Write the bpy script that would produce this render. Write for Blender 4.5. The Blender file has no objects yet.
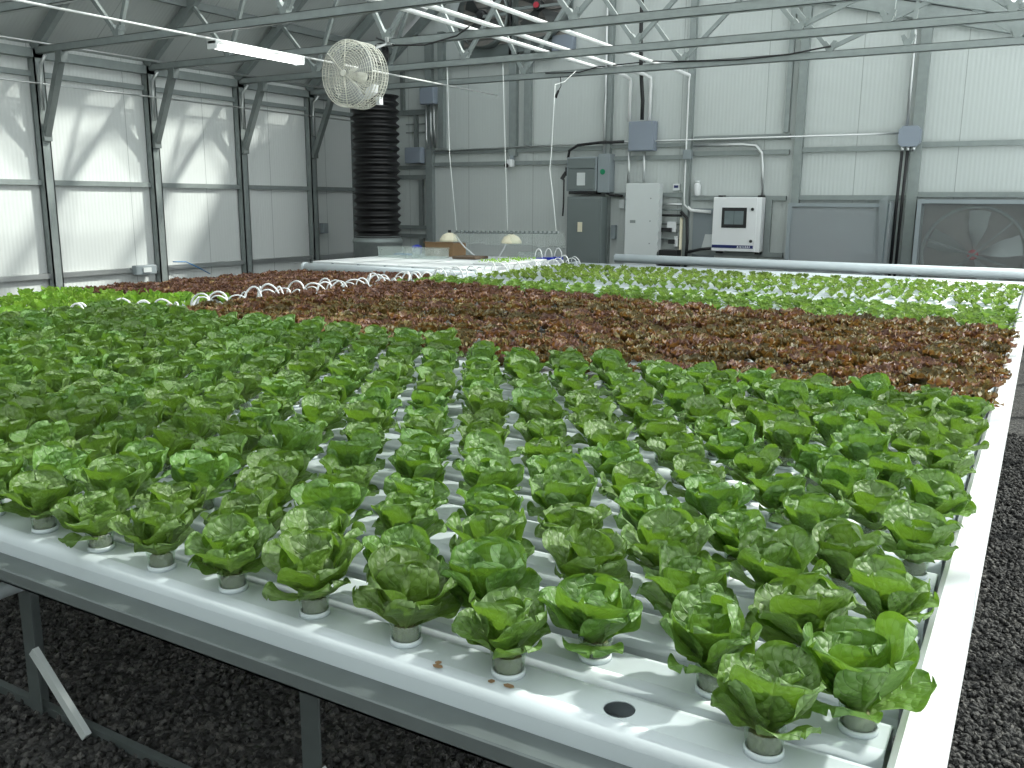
import bpy, bmesh, math, random
import numpy as np
from mathutils import Vector, Matrix, noise as mnoise

rnd = random.Random(7)
SC = bpy.context.scene
COL = SC.collection
PI = math.pi

# ------------------------------------------------------------------ materials
def newmat(name):
    m = bpy.data.materials.new(name); m.use_nodes = True
    nt = m.node_tree; nt.nodes.clear()
    out = nt.nodes.new('ShaderNodeOutputMaterial')
    return m, nt, out

def N(nt, kind, **kw):
    n = nt.nodes.new(kind)
    for k, v in kw.items():
        if k.startswith('_'): setattr(n, k[1:], v)
        else: n.inputs[k.replace('__', ' ')].default_value = v
    return n

def L(nt, a, b): nt.links.new(a, b)

def math_n(nt, op, a, b=None, c=None):
    n = nt.nodes.new('ShaderNodeMath'); n.operation = op
    for i, v in enumerate((a, b, c)):
        if v is None: continue
        if isinstance(v, (int, float)): n.inputs[i].default_value = v
        else: nt.links.new(v, n.inputs[i])
    return n.outputs[0]

def mixcol(nt, fac, a, b):
    n = nt.nodes.new('ShaderNodeMix'); n.data_type = 'RGBA'
    for s, v in ((n.inputs[0], fac), (n.inputs[6], a), (n.inputs[7], b)):
        if isinstance(v, (int, float)): s.default_value = v
        elif isinstance(v, tuple): s.default_value = (*v, 1) if len(v) == 3 else v
        else: nt.links.new(v, s)
    return n.outputs[2]

def ramp(nt, fac, stops):
    n = nt.nodes.new('ShaderNodeValToRGB'); cr = n.color_ramp
    while len(cr.elements) < len(stops): cr.elements.new(0.5)
    for e, (p, c) in zip(cr.elements, stops):
        e.position = p; e.color = (*c, 1)
    nt.links.new(fac, n.inputs[0]); return n.outputs[0]

def simple(name, col, rough=.5, metal=0., var=.12, scale=9., bump=0., bscale=60., spec=.5, emit=None, estr=0):
    m, nt, out = newmat(name)
    p = N(nt, 'ShaderNodeBsdfPrincipled', Roughness=rough, Metallic=metal)
    p.inputs['Specular IOR Level'].default_value = spec
    tc = N(nt, 'ShaderNodeTexCoord')
    nz = N(nt, 'ShaderNodeTexNoise', Scale=scale, Detail=4.)
    L(nt, tc.outputs['Object'], nz.inputs['Vector'])
    lo = tuple(c * (1 - var) for c in col); hi = tuple(min(1, c * (1 + var)) for c in col)
    L(nt, mixcol(nt, nz.outputs['Fac'], lo, hi), p.inputs['Base Color'])
    if bump:
        b2 = N(nt, 'ShaderNodeTexNoise', Scale=bscale, Detail=3.)
        L(nt, tc.outputs['Object'], b2.inputs['Vector'])
        bp = N(nt, 'ShaderNodeBump', Strength=bump, Distance=.01)
        L(nt, b2.outputs['Fac'], bp.inputs['Height']); L(nt, bp.outputs[0], p.inputs['Normal'])
    if emit:
        p.inputs['Emission Color'].default_value = (*emit, 1); p.inputs['Emission Strength'].default_value = estr
    L(nt, p.outputs[0], out.inputs[0])
    return m

def glassy(name, tint, alpha, rough=.2, haze=0.):
    """thin clear sheet: transparent with a little gloss (and optional milky haze)"""
    m, nt, out = newmat(name)
    tr = N(nt, 'ShaderNodeBsdfTransparent', Color=(*tint, 1))
    p = N(nt, 'ShaderNodeBsdfPrincipled', Roughness=rough); p.inputs['Base Color'].default_value = (*[min(1, c) for c in tint], 1)
    tl = N(nt, 'ShaderNodeBsdfTranslucent', Color=(*tint, 1))
    mx = N(nt, 'ShaderNodeMixShader', Fac=haze)
    L(nt, p.outputs[0], mx.inputs[1]); L(nt, tl.outputs[0], mx.inputs[2])
    m2 = N(nt, 'ShaderNodeMixShader', Fac=alpha)
    L(nt, tr.outputs[0], m2.inputs[1]); L(nt, mx.outputs[0], m2.inputs[2])
    L(nt, m2.outputs[0], out.inputs[0])
    return m

def panel_mat(name, axis, seam, off, base=(.72, .75, .74)):
    """insulated white panel with fine vertical ribs and a joint every `seam` metres along `axis`"""
    m, nt, out = newmat(name)
    p = N(nt, 'ShaderNodeBsdfPrincipled', Roughness=.45)
    p.inputs['Specular IOR Level'].default_value = .3
    geo = N(nt, 'ShaderNodeNewGeometry'); sx = N(nt, 'ShaderNodeSeparateXYZ')
    L(nt, geo.outputs['Position'], sx.inputs[0]); a = sx.outputs[axis]
    t = math_n(nt, 'FRACT', math_n(nt, 'DIVIDE', math_n(nt, 'SUBTRACT', a, off), seam))
    d = math_n(nt, 'ABSOLUTE', math_n(nt, 'SUBTRACT', t, .5))
    seamf = math_n(nt, 'GREATER_THAN', d, .5 - .004)
    rib = math_n(nt, 'SINE', math_n(nt, 'MULTIPLY', a, 2 * PI / .05))
    nz = N(nt, 'ShaderNodeTexNoise', Scale=.7, Detail=5.)
    L(nt, geo.outputs['Position'], nz.inputs['Vector'])
    c = mixcol(nt, nz.outputs['Fac'], tuple(x * .93 for x in base), tuple(min(1, x * 1.05) for x in base))
    ribc = math_n(nt, 'MULTIPLY', math_n(nt, 'ADD', rib, 1.), .03)
    c = mixcol(nt, ribc, c, (.45, .48, .47))
    c = mixcol(nt, math_n(nt, 'MULTIPLY', seamf, .55), c, (.2, .22, .22))
    L(nt, c, p.inputs['Base Color'])
    bp = N(nt, 'ShaderNodeBump', Strength=.35, Distance=.002)
    L(nt, math_n(nt, 'SUBTRACT', rib, math_n(nt, 'MULTIPLY', seamf, 3.)), bp.inputs['Height'])
    L(nt, bp.outputs[0], p.inputs['Normal']); L(nt, p.outputs[0], out.inputs[0])
    return m

def leaf_mat(name, c_base, c_mid, c_tip, tl_col, trans=.35, vein=True, rough=.42, mottled=None, pucker=1.0, spec=.5, cols=None):
    """leaf blade: UV x across (midrib at .5), UV y from stalk to tip"""
    m, nt, out = newmat(name)
    uv = N(nt, 'ShaderNodeUVMap'); s = N(nt, 'ShaderNodeSeparateXYZ'); L(nt, uv.outputs[0], s.inputs[0])
    u, v = s.outputs[0], s.outputs[1]
    oi = N(nt, 'ShaderNodeObjectInfo')
    tc = N(nt, 'ShaderNodeTexCoord')
    nz = N(nt, 'ShaderNodeTexNoise', Scale=14., Detail=5.); L(nt, tc.outputs['Object'], nz.inputs['Vector'])
    along = math_n(nt, 'ADD', v, math_n(nt, 'MULTIPLY', math_n(nt, 'SUBTRACT', nz.outputs['Fac'], .5), .7))
    col = ramp(nt, along, [(0.05, c_base), (.45, c_mid), (.95, c_tip)])
    if cols:
        nz3_ = N(nt, 'ShaderNodeTexNoise', Scale=17., Detail=4., Roughness=.6); L(nt, tc.outputs['Object'], nz3_.inputs['Vector'])
        fr = math_n(nt, 'ADD', math_n(nt, 'MULTIPLY', nz3_.outputs['Fac'], 1.5), math_n(nt, 'MULTIPLY', math_n(nt, 'SUBTRACT', oi.outputs['Random'], 1.), .5))
        col = mixcol(nt, .7, col, ramp(nt, fr, cols))
    if mottled:
        nz2 = N(nt, 'ShaderNodeTexNoise', Scale=26., Detail=3.); L(nt, tc.outputs['Object'], nz2.inputs['Vector'])
        f = ramp(nt, nz2.outputs['Fac'], [(.5, (0, 0, 0)), (.62, (1, 1, 1))])
        col = mixcol(nt, math_n(nt, 'MULTIPLY', f, .75), col, mottled)
    au = math_n(nt, 'ABSOLUTE', math_n(nt, 'SUBTRACT', u, .5))
    if vein:
        rib = math_n(nt, 'SUBTRACT', 1., math_n(nt, 'MINIMUM', 1., math_n(nt, 'DIVIDE', au, math_n(nt, 'SUBTRACT', .055, math_n(nt, 'MULTIPLY', v, .035)))))
        lat = math_n(nt, 'ABSOLUTE', math_n(nt, 'SINE', math_n(nt, 'MULTIPLY', math_n(nt, 'SUBTRACT', math_n(nt, 'MULTIPLY', v, 7.), math_n(nt, 'MULTIPLY', au, 6.)), PI)))
        latl = math_n(nt, 'MULTIPLY', math_n(nt, 'SUBTRACT', 1., math_n(nt, 'MINIMUM', 1., math_n(nt, 'MULTIPLY', lat, 5.))), .35)
        vf = math_n(nt, 'MAXIMUM', math_n(nt, 'MULTIPLY', rib, .7), latl)
        col = mixcol(nt, math_n(nt, 'MULTIPLY', vf, .6), col, tuple(min(1, c * 1.0 + .12) for c in c_mid))
    hsv = N(nt, 'ShaderNodeHueSaturation')
    L(nt, col, hsv.inputs['Color'])
    L(nt, math_n(nt, 'ADD', .480, math_n(nt, 'MULTIPLY', oi.outputs['Random'], .026)), hsv.inputs['Hue'])
    L(nt, math_n(nt, 'ADD', .85, math_n(nt, 'MULTIPLY', oi.outputs['Random'], .3)), hsv.inputs['Value'])
    p = N(nt, 'ShaderNodeBsdfPrincipled', Roughness=rough)
    p.inputs['Specular IOR Level'].default_value = spec
    L(nt, hsv.outputs[0], p.inputs['Base Color'])
    vo = N(nt, 'ShaderNodeTexVoronoi', Scale=75.); L(nt, tc.outputs['Object'], vo.inputs['Vector'])
    h = math_n(nt, 'SUBTRACT', 1., vo.outputs['Distance'])
    if vein: h = math_n(nt, 'SUBTRACT', h, math_n(nt, 'MULTIPLY', vf, .7))
    bp = N(nt, 'ShaderNodeBump', Strength=.55 * pucker, Distance=.006)
    L(nt, h, bp.inputs['Height']); L(nt, bp.outputs[0], p.inputs['Normal'])
    tl = N(nt, 'ShaderNodeBsdfTranslucent', Color=(*tl_col, 1))
    mx = N(nt, 'ShaderNodeMixShader', Fac=trans)
    L(nt, p.outputs[0], mx.inputs[1]); L(nt, tl.outputs[0], mx.inputs[2]); L(nt, mx.outputs[0], out.inputs[0])
    return m

M = {}
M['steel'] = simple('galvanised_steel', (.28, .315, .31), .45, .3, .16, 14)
M['steel_dark'] = simple('dark_steel', (.20, .225, .222), .5, .3, .16, 14)  # darker tone of the same steel
M['steel_bed'] = simple('shaded_bed_steel', (.125, .145, .145), .45, .3, .2, 14)  # shade around the bed frame put into a darker steel colour
M['conduit'] = simple('bright_conduit', (.62, .64, .64), .3, .8, .06, 14)
M['pipe_white'] = simple('white_painted_pipe', (.85, .86, .86), .35, 0, .03, 4)
M['pvc'] = simple('white_pvc', (.62, .68, .71), .38, 0, .05, 3, .05, 25)
M['channel'] = simple('white_channel_plastic', (.52, .575, .60), .38, 0, .06, 2.5, .04, 30)
M['gutter'] = simple('white_gutter_plastic', (.88, .89, .90), .35, 0, .03, 2)
M['black'] = simple('black_rubber', (.012, .013, .014), .5, 0, .2, 20)
M['duct'] = simple('black_duct_plastic', (.008, .008, .009), .42, 0, .3, 12)
M['boxgrey'] = simple('grey_enclosure', (.27, .31, .33), .5, 0, .06, 4)
M['boxblue'] = simple('blue_grey_box', (.26, .30, .36), .5, 0, .06, 4)
M['cabdark'] = simple('dark_grey_cabinet', (.17, .20, .20), .5, .1, .08, 2)
M['white'] = simple('white_paint', (.80, .82, .83), .4, 0, .03, 3)
M['sheetwhite'] = simple('white_sheet', (.66, .70, .70), .5, 0, .06, 3)
M['cream'] = simple('cream_fan_paint', (.72, .72, .64), .4, 0, .05, 8)
M['shade'] = simple('cream_lamp_shade', (.80, .74, .56), .45, 0, .05, 6)
M['card'] = simple('cardboard', (.27, .165, .085), .8, 0, .12, 6)
M['traybrown'] = simple('brown_tray', (.13, .09, .06), .7, 0, .2, 9)
M['navy'] = simple('navy_stripe', (.012, .022, .13), .4)
M['blue'] = simple('blue_plastic', (.01, .03, .42), .4)
M['bluelt'] = simple('light_blue_plastic', (.05, .25, .55), .4)
M['red'] = simple('red_hub', (.45, .03, .05), .4)
M['green_sticker'] = simple('green_sticker', (.0, .22, .10), .5)
M['screen'] = simple('screen_glass', (.16, .20, .21), .15, 0, .4, 5)
M['louver'] = simple('brown_louver', (.24, .225, .21), .6, 0, .25, 10)
M['blade'] = simple('fan_blade', (.36, .38, .38), .4, .4, .15, 3)
M['bladedark'] = simple('dark_fan_blade', (.06, .065, .065), .45, .3, .15, 3)
M['plug'] = simple('growing_medium', (.14, .15, .06), .9, 0, .5, 80, .4, 150)
M['darkin'] = simple('dark_pipe_inside', (.02, .021, .021), .8)
M['cord'] = simple('white_cord', (.80, .83, .82), .6)
M['foam'] = simple('white_foam_board', (.62, .65, .66), .6, 0, .03, 2)
M['led'] = simple('led_diffuser', (.95, .95, .95), .3, emit=(1, 1, .98), estr=7)
M['clear'] = glassy('clear_plastic', (.90, .93, .92), .14, .2, .2)
M['cup'] = glassy('clear_cup_plastic', (.86, .92, .86), .20, .2, .2)
M['film'] = glassy('dusty_plastic_film', (.70, .74, .75), .50, .5, .55)
M['glaze'] = glassy('clear_roof_glazing', (.90, .93, .93), .34, .25, .85)
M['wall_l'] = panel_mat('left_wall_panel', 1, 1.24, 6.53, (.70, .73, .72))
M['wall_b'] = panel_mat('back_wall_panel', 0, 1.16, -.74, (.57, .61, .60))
M['wall_f'] = panel_mat('front_wall_panel', 0, 1.16, 0, (.36, .39, .38))  # darkened on unseen walls to cut bounce light under the bed
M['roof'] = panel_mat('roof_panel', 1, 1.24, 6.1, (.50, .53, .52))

# stones and gravel bed
def gravel_mat(name, base=1.0, stones=False):
    m, nt, out = newmat(name)
    tc = N(nt, 'ShaderNodeTexCoord'); p = N(nt, 'ShaderNodeBsdfPrincipled', Roughness=.85)
    vo = N(nt, 'ShaderNodeTexVoronoi', Scale=60.); L(nt, tc.outputs['Object'], vo.inputs['Vector'])
    nz = N(nt, 'ShaderNodeTexNoise', Scale=2.2 if not stones else 40., Detail=6.); L(nt, tc.outputs['Object'], nz.inputs['Vector'])
    sp = N(nt, 'ShaderNodeSeparateColor'); L(nt, vo.outputs['Color'], sp.inputs[0])
    f = math_n(nt, 'MULTIPLY', sp.outputs[0], math_n(nt, 'ADD', nz.outputs['Fac'], .3))
    L(nt, ramp(nt, f, [(0, (.028 * base, .027 * base, .027 * base)), (.5, (.075 * base, .073 * base, .072 * base)), (1, (.20 * base, .19 * base, .175 * base))]), p.inputs['Base Color'])
    bp = N(nt, 'ShaderNodeBump', Strength=1., Distance=.012)
    L(nt, math_n(nt, 'SUBTRACT', 1., vo.outputs['Distance']), bp.inputs['Height']); L(nt, bp.outputs[0], p.inputs['Normal'])
    L(nt, p.outputs[0], out.inputs[0]); return m
M['gravel'] = gravel_mat('dark_gravel', .75); M['stones'] = gravel_mat('dark_pebbles', .85, True)

M['romaine'] = leaf_mat('romaine_leaf', (.25, .37, .12), (.115, .225, .042), (.090, .20, .033), (.23, .44, .03), .25, rough=.54, pucker=1.5, spec=.95)
M['redleaf'] = leaf_mat('red_leaf', (.17, .20, .04), (.19, .10, .04), (.14, .055, .045), (.36, .17, .04), .24, False, .5, None, .8, .6, [(.22, (.09, .11, .015)), (.42, (.21, .20, .035)), (.54, (.22, .105, .025)), (.66, (.12, .05, .035)), (.82, (.15, .08, .065))])
M['darkgreen'] = leaf_mat('young_green_leaf', (.22, .33, .08), (.155, .275, .055), (.165, .29, .06), (.27, .44, .07), .35, False)
M['palegreen'] = leaf_mat('pale_seedling_leaf', (.22, .33, .08), (.21, .35, .06), (.24, .37, .08), (.30, .48, .06), .3, False)
M['lime'] = leaf_mat('lime_leaf', (.22, .38, .06), (.19, .36, .04), (.20, .38, .045), (.32, .60, .04), .36, False)

# ------------------------------------------------------------------ mesh builder
class MB:
    def __init__(s): s.v = []; s.f = []; s.uv = []; s.mi = []; s.cur = 0; s.has = False; s.smooth = []
    def face(s, idx, uv=None, sm=False):
        s.f.append(idx); s.uv.append(uv or [(0, 0)] * len(idx)); s.mi.append(s.cur); s.smooth.append(sm)
    def box(s, x0, x1, y0, y1, z0, z1, bev=0):
        if x0 > x1: x0, x1 = x1, x0
        if y0 > y1: y0, y1 = y1, y0
        if z0 > z1: z0, z1 = z1, z0
        if bev:   # octagonal chamfer on all edges via bmesh
            bm = bmesh.new(); bmesh.ops.create_cube(bm, size=1)
            for v in bm.verts: v.co = Vector(((x0 + x1) / 2 + v.co.x * (x1 - x0), (y0 + y1) / 2 + v.co.y * (y1 - y0), (z0 + z1) / 2 + v.co.z * (z1 - z0)))
            bmesh.ops.bevel(bm, geom=bm.edges[:], offset=bev, segments=2, affect='EDGES', profile=.5)
            s.bm(bm); return
        b = len(s.v)
        s.v += [(x, y, z) for z in (z0, z1) for y in (y0, y1) for x in (x0, x1)]
        for q in ((0, 2, 3, 1), (4, 5, 7, 6), (0, 1, 5, 4), (2, 6, 7, 3), (0, 4, 6, 2), (1, 3, 7, 5)): s.face([b + i for i in q])
    def bm(s, bm, sm=False):
        b = len(s.v); bm.verts.index_update()
        s.v += [tuple(v.co) for v in bm.verts]
        for f in bm.faces: s.face([b + v.index for v in f.verts], None, sm)
        bm.free()
    def ring(s, c, a, b_, r, n, r2=None):
        r2 = r2 or r
        return [tuple(c[k] + a[k] * r * math.cos(2 * PI * i / n) + b_[k] * r2 * math.sin(2 * PI * i / n) for k in range(3)) for i in range(n)]
    def tube(s, pts, r, n=8, cap=True, closed=False, square=False):
        pts = [Vector(p) for p in pts]; m = len(pts); rings = []
        if square: n = 4; r = r * math.sqrt(2)
        prev = None
        for i, p in enumerate(pts):
            if closed: t = (pts[(i + 1) % m] - pts[i - 1])
            else: t = pts[min(i + 1, m - 1)] - pts[max(i - 1, 0)]
            t.normalize()
            if prev is None:
                ref = Vector((0, 0, 1)) if abs(t.z) < .9 else Vector((0, 1, 0))
                a = t.cross(ref).normalized()
            else:
                a = (prev - t * prev.dot(t)).normalized()
            bb = t.cross(a); prev = a
            rr = r[i] if isinstance(r, (list, tuple)) else r
            off = PI / 4 if square else 0
            b = len(s.v); rings.append(b)
            for k in range(n):
                an = off + 2 * PI * k / n
                s.v.append(tuple(p + a * rr * math.cos(an) + bb * rr * math.sin(an)))
        for i in range(m if closed else m - 1):
            A, B = rings[i], rings[(i + 1) % m]
            for k in range(n):
                s.face([A + k, A + (k + 1) % n, B + (k + 1) % n, B + k], None, not square)
        if cap and not closed:
            s.face([rings[0] + k for k in range(n)][::-1]); s.face([rings[-1] + k for k in range(n)])
    def bar(s, p, q, w, h):
        """rectangular bar from p to q: w horizontal across, h in the other direction"""
        p, q = Vector(p), Vector(q); t = (q - p).normalized()
        ref = Vector((0, 0, 1)) if abs(t.z) < .98 else Vector((0, 1, 0))
        a = t.cross(ref).normalized(); b2 = a.cross(t)
        b = len(s.v)
        for e in (p, q):
            for sa, sb in ((-1, -1), (1, -1), (1, 1), (-1, 1)): s.v.append(tuple(e + a * sa * w / 2 + b2 * sb * h / 2))
        for i in range(4): s.face([b + i, b + (i + 1) % 4, b + 4 + (i + 1) % 4, b + 4 + i])
        s.face([b + 3, b + 2, b + 1, b]); s.face([b + 4, b + 5, b + 6, b + 7])
    def lathe(s, prof, c=(0, 0, 0), axis='z', n=24, cap=True):
        ax = {'z': (Vector((1, 0, 0)), Vector((0, 1, 0)), Vector((0, 0, 1))), 'y': (Vector((1, 0, 0)), Vector((0, 0, 1)), Vector((0, 1, 0))), 'x': (Vector((0, 1, 0)), Vector((0, 0, 1)), Vector((1, 0, 0)))}[axis]
        c = Vector(c); rs = []
        for r, h in prof:
            rs.append(len(s.v))
            for k in range(n):
                a = 2 * PI * k / n
                s.v.append(tuple(c + ax[2] * h + ax[0] * r * math.cos(a) + ax[1] * r * math.sin(a)))
        for A, B in zip(rs, rs[1:]):
            for k in range(n): s.face([A + k, A + (k + 1) % n, B + (k + 1) % n, B + k], None, True)
        if cap:
            s.face([rs[0] + k for k in range(n)][::-1]); s.face([rs[-1] + k for k in range(n)])
    def torus(s, c, R, r, axis='y', n=40, m=6):
        a = {'y': (Vector((1, 0, 0)), Vector((0, 0, 1))), 'x': (Vector((0, 1, 0)), Vector((0, 0, 1))), 'z': (Vector((1, 0, 0)), Vector((0, 1, 0)))}[axis]
        s.tube([Vector(c) + a[0] * R * math.cos(2 * PI * i / n) + a[1] * R * math.sin(2 * PI * i / n) for i in range(n)], r, m, closed=True)
    def prism(s, poly, axis, a0, a1):
        """extrude a 2-D polygon along an axis"""
        def P(p, h):
            if axis == 'x': return (h, p[0], p[1])
            if axis == 'y': return (p[0], h, p[1])
            return (p[0], p[1], h)
        b = len(s.v); n = len(poly)
        s.v += [P(p, a0) for p in poly] + [P(p, a1) for p in poly]
        for i in range(n): s.face([b + i, b + (i + 1) % n, b + n + (i + 1) % n, b + n + i])
        s.face([b + i for i in range(n)][::-1]); s.face([b + n + i for i in range(n)])

def mesh_of(name, mb, mats, off=(0, 0, 0)):
    me = bpy.data.meshes.new(name)
    vv = [(x - off[0], y - off[1], z - off[2]) for x, y, z in mb.v] if any(off) else mb.v
    me.from_pydata(vv, [], mb.f)
    for m in (mats if isinstance(mats, (list, tuple)) else [mats]): me.materials.append(m)
    me.polygons.foreach_set('material_index', mb.mi)
    me.polygons.foreach_set('use_smooth', mb.smooth)
    uvl = me.uv_layers.new(name='UVMap')
    flat = [c for f in mb.uv for p in f for c in p]
    uvl.data.foreach_set('uv', flat)
    me.update()
    return me

def fixn(me):
    bm = bmesh.new(); bm.from_mesh(me); bmesh.ops.recalc_face_normals(bm, faces=bm.faces[:]); bm.to_mesh(me); bm.free()

def obj(name, mb, mat, parent=None, recalc=True):
    off = tuple(parent['_w']) if parent is not None and '_w' in parent else (0, 0, 0)
    me = mesh_of(name, mb, mat, off)
    if recalc: fixn(me)
    o = bpy.data.objects.new(name, me); COL.objects.link(o)
    if parent is not None: o.parent = parent; o['_w'] = list(off)
    return o

def tag(o, label=None, cat=None, group=None, kind=None):
    for k, v in (('label', label), ('category', cat), ('group', group), ('kind', kind)):
        if v: o[k] = v
    return o

def thing(name, loc, label, cat, group=None):
    o = bpy.data.objects.new(name, None); COL.objects.link(o); o.location = loc
    o.empty_display_size = .05; o['_w'] = list(loc)
    return tag(o, label, cat, group)

def single(name, mb, mat, label, cat, group=None):
    """one-mesh thing whose origin sits at its base"""
    vs = np.array(mb.v); c = (vs[:, 0].mean(), vs[:, 1].mean(), vs[:, 2].min())
    me = mesh_of(name, mb, mat, tuple(float(t) for t in c)); fixn(me)
    o = bpy.data.objects.new(name, me); COL.objects.link(o); o.location = c
    return tag(o, label, cat, group)

def struct(name, mb, mat, label=None):
    o = obj(name, mb, mat); o['kind'] = 'structure'
    if label: o['label'] = label
    return o

ORD = ['', 'first', 'second', 'third', 'fourth', 'fifth', 'sixth', 'seventh', 'eighth', 'ninth', 'tenth', 'eleventh', 'twelfth', 'thirteenth', 'fourteenth', 'fifteenth', 'sixteenth', 'seventeenth', 'eighteenth', 'nineteenth', 'twentieth', 'twenty-first', 'twenty-second', 'twenty-third', 'twenty-fourth', 'twenty-fifth', 'twenty-sixth', 'twenty-seventh', 'twenty-eighth', 'twenty-ninth', 'thirtieth']
def ordw(n):
    if n < len(ORD): return ORD[n]
    tens = {3: 'thirty', 4: 'forty', 5: 'fifty'}[n // 10]; tent = {3: 'thirtieth', 4: 'fortieth', 5: 'fiftieth'}[n // 10]
    return tent if n % 10 == 0 else tens + '-' + ORD[n % 10]

# ------------------------------------------------------------------ camera
F, PITCH, ROLL, YAW = 898.94, .2003, -.0063, .5286
CAM = np.array([.25868, -1.23424, 1.62596])
fwd = np.array([-math.sin(YAW) * math.cos(PITCH), math.cos(YAW) * math.cos(PITCH), -math.sin(PITCH)])
right = np.array([math.cos(YAW), math.sin(YAW), 0]); down = np.cross(fwd, right)
r_ = math.cos(ROLL) * right + math.sin(ROLL) * down; d_ = -math.sin(ROLL) * right + math.cos(ROLL) * down
cd = bpy.data.cameras.new('camera'); cam = bpy.data.objects.new('camera', cd); COL.objects.link(cam)
cam.matrix_world = Matrix(((r_[0], -d_[0], -fwd[0], CAM[0]), (r_[1], -d_[1], -fwd[1], CAM[1]), (r_[2], -d_[2], -fwd[2], CAM[2]), (0, 0, 0, 1)))
cd.sensor_width = 36; cd.lens = F / 1024 * 36; cd.clip_start = .05; cd.clip_end = 200
SC.camera = cam
def proj(p):
    q = np.array(p, float) - CAM; z = q @ fwd
    return (F * (q @ r_) / z + 512, F * (q @ d_) / z + 384, z)

# ------------------------------------------------------------------ room shell
XL, XR, YF, YB = -10.0, 1.0, -4.5, 11.0
XRG, ZRG = -7.22, 5.475                         # ridge
def zleft(x): return 3.40 + .747 * (x + 10)
def zright(x): return 3.67 - .25 * x
b = MB(); b.box(XL - .3, XR + .3, YF - .3, YB + .3, -.3, 0); struct('floor', b, M['gravel'])
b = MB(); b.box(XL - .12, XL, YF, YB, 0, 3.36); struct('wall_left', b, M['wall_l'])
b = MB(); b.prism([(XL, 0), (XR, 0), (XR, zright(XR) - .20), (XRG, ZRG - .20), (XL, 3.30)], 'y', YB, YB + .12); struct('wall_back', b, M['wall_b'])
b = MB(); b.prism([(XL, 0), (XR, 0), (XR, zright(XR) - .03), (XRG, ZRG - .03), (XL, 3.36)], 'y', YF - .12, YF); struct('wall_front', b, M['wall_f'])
b = MB(); b.box(XR, XR + .02, YF, YB, .45, zright(XR) - .02); struct('wall_right', b, M['glaze'])
b = MB(); b.box(XR - .01, XR + .06, YF, YB, 0, .45); struct('wall_right', b, M['wall_f'], 'unseen opaque base added to the right wall, darkening under the bed')  # added out of view to cut ambient light under the bed
XM = -8.45
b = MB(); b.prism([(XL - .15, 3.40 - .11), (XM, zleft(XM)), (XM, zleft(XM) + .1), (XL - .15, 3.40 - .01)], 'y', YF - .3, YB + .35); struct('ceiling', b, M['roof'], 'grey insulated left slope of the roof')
b = MB(); b.prism([(XM, zleft(XM) + .04), (XRG, ZRG + .0), (XRG, ZRG + .015), (XM, zleft(XM) + .055)], 'y', YF - .3, YB + .35); struct('ceiling', b, M['glaze'], 'unseen top of the left roof slope, made clear to let sun in')  # glazing added out of view so sun reaches the left wall
b = MB(); b.prism([(XRG, ZRG), (XR + .1, zright(XR + .1)), (XR + .1, zright(XR + .1) + .015), (XRG, ZRG + .015)], 'y', YF - .3, YB + .35); struct('ceiling', b, M['glaze'], 'clear glazed right slope of the roof')

tn = [0]
def trim(mb, mat=None, label=None):
    tn[0] += 1; return struct('trim_%d' % tn[0], mb, mat or M['steel'], label)
def tbox(*a, mat=None, label=None):
    b = MB(); b.box(*a); return trim(b, mat, label)
# gable edge: cover strip over the wall top, under the glazing, with the black gasket line
b = MB(); b.prism([(XRG, ZRG - .22), (XR, zright(XR) - .22), (XR, zright(XR) - .05), (XRG, ZRG - .05)], 'y', YB - .10, YB + .1); trim(b, M['steel'], 'steel rafter along the right gable edge')
b = MB(); b.prism([(XRG, ZRG - .045), (XR, zright(XR) - .045), (XR, zright(XR) - .012), (XRG, ZRG - .012)], 'y', YB - .12, YB + .1); trim(b, M['black'], 'black gasket under the roof glazing')
b = MB(); b.prism([(XL, 3.18), (XRG, ZRG - .20), (XRG, ZRG - .05), (XL, 3.33)], 'y', YB - .10, YB); trim(b, M['steel'], 'steel rafter along the left gable edge')
# left wall girts and eave
tbox(XL, XL + .06, YF, YB, 1.78, 1.84, label='middle girt of the left wall')
tbox(XL, XL + .07, YF, YB, .69, .75, mat=M['conduit'], label='low girt of the left wall')
tbox(XL, XL + .05, YF, YB, 3.00, 3.06, label='upper girt of the left wall')
tbox(XL, XL + .12, YF, YB, 3.20, 3.30, label='eave beam over the left wall')
# left roof purlins
for x in (-9.12, -8.25):
    b = MB(); z = zleft(x) - .045 - .035
    b.bar((x, YF, z), (x, YB - .1, z), .06, .09); trim(b, M['steel_dark'], 'purlin under the left roof slope')
for x in (-6.2, -4.95, -3.7, -2.45, -1.2, .05):
    b = MB(); z = zright(x) - .03
    b.bar((x, YF, z), (x, YB, z), .045, .05); trim(b, M['steel'], 'purlin under the glazed roof slope')
for y in (-3.2, -1.7, -.2, 1.3, 2.8, 4.3, 5.8, 7.3, 8.8, 10.3):
    tbox(XR - .06, XR - .005, y - .03, y + .03, 0, zright(XR) - .05, label='post of the right wall')
tbox(XR - .05, XR - .005, YF, YB, 1.4, 1.45, label='girt of the right wall')
tbox(XL, XL + .10, YB - .10, YB, 0, 3.3, mat=M['steel_dark'], label='corner post')
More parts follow.
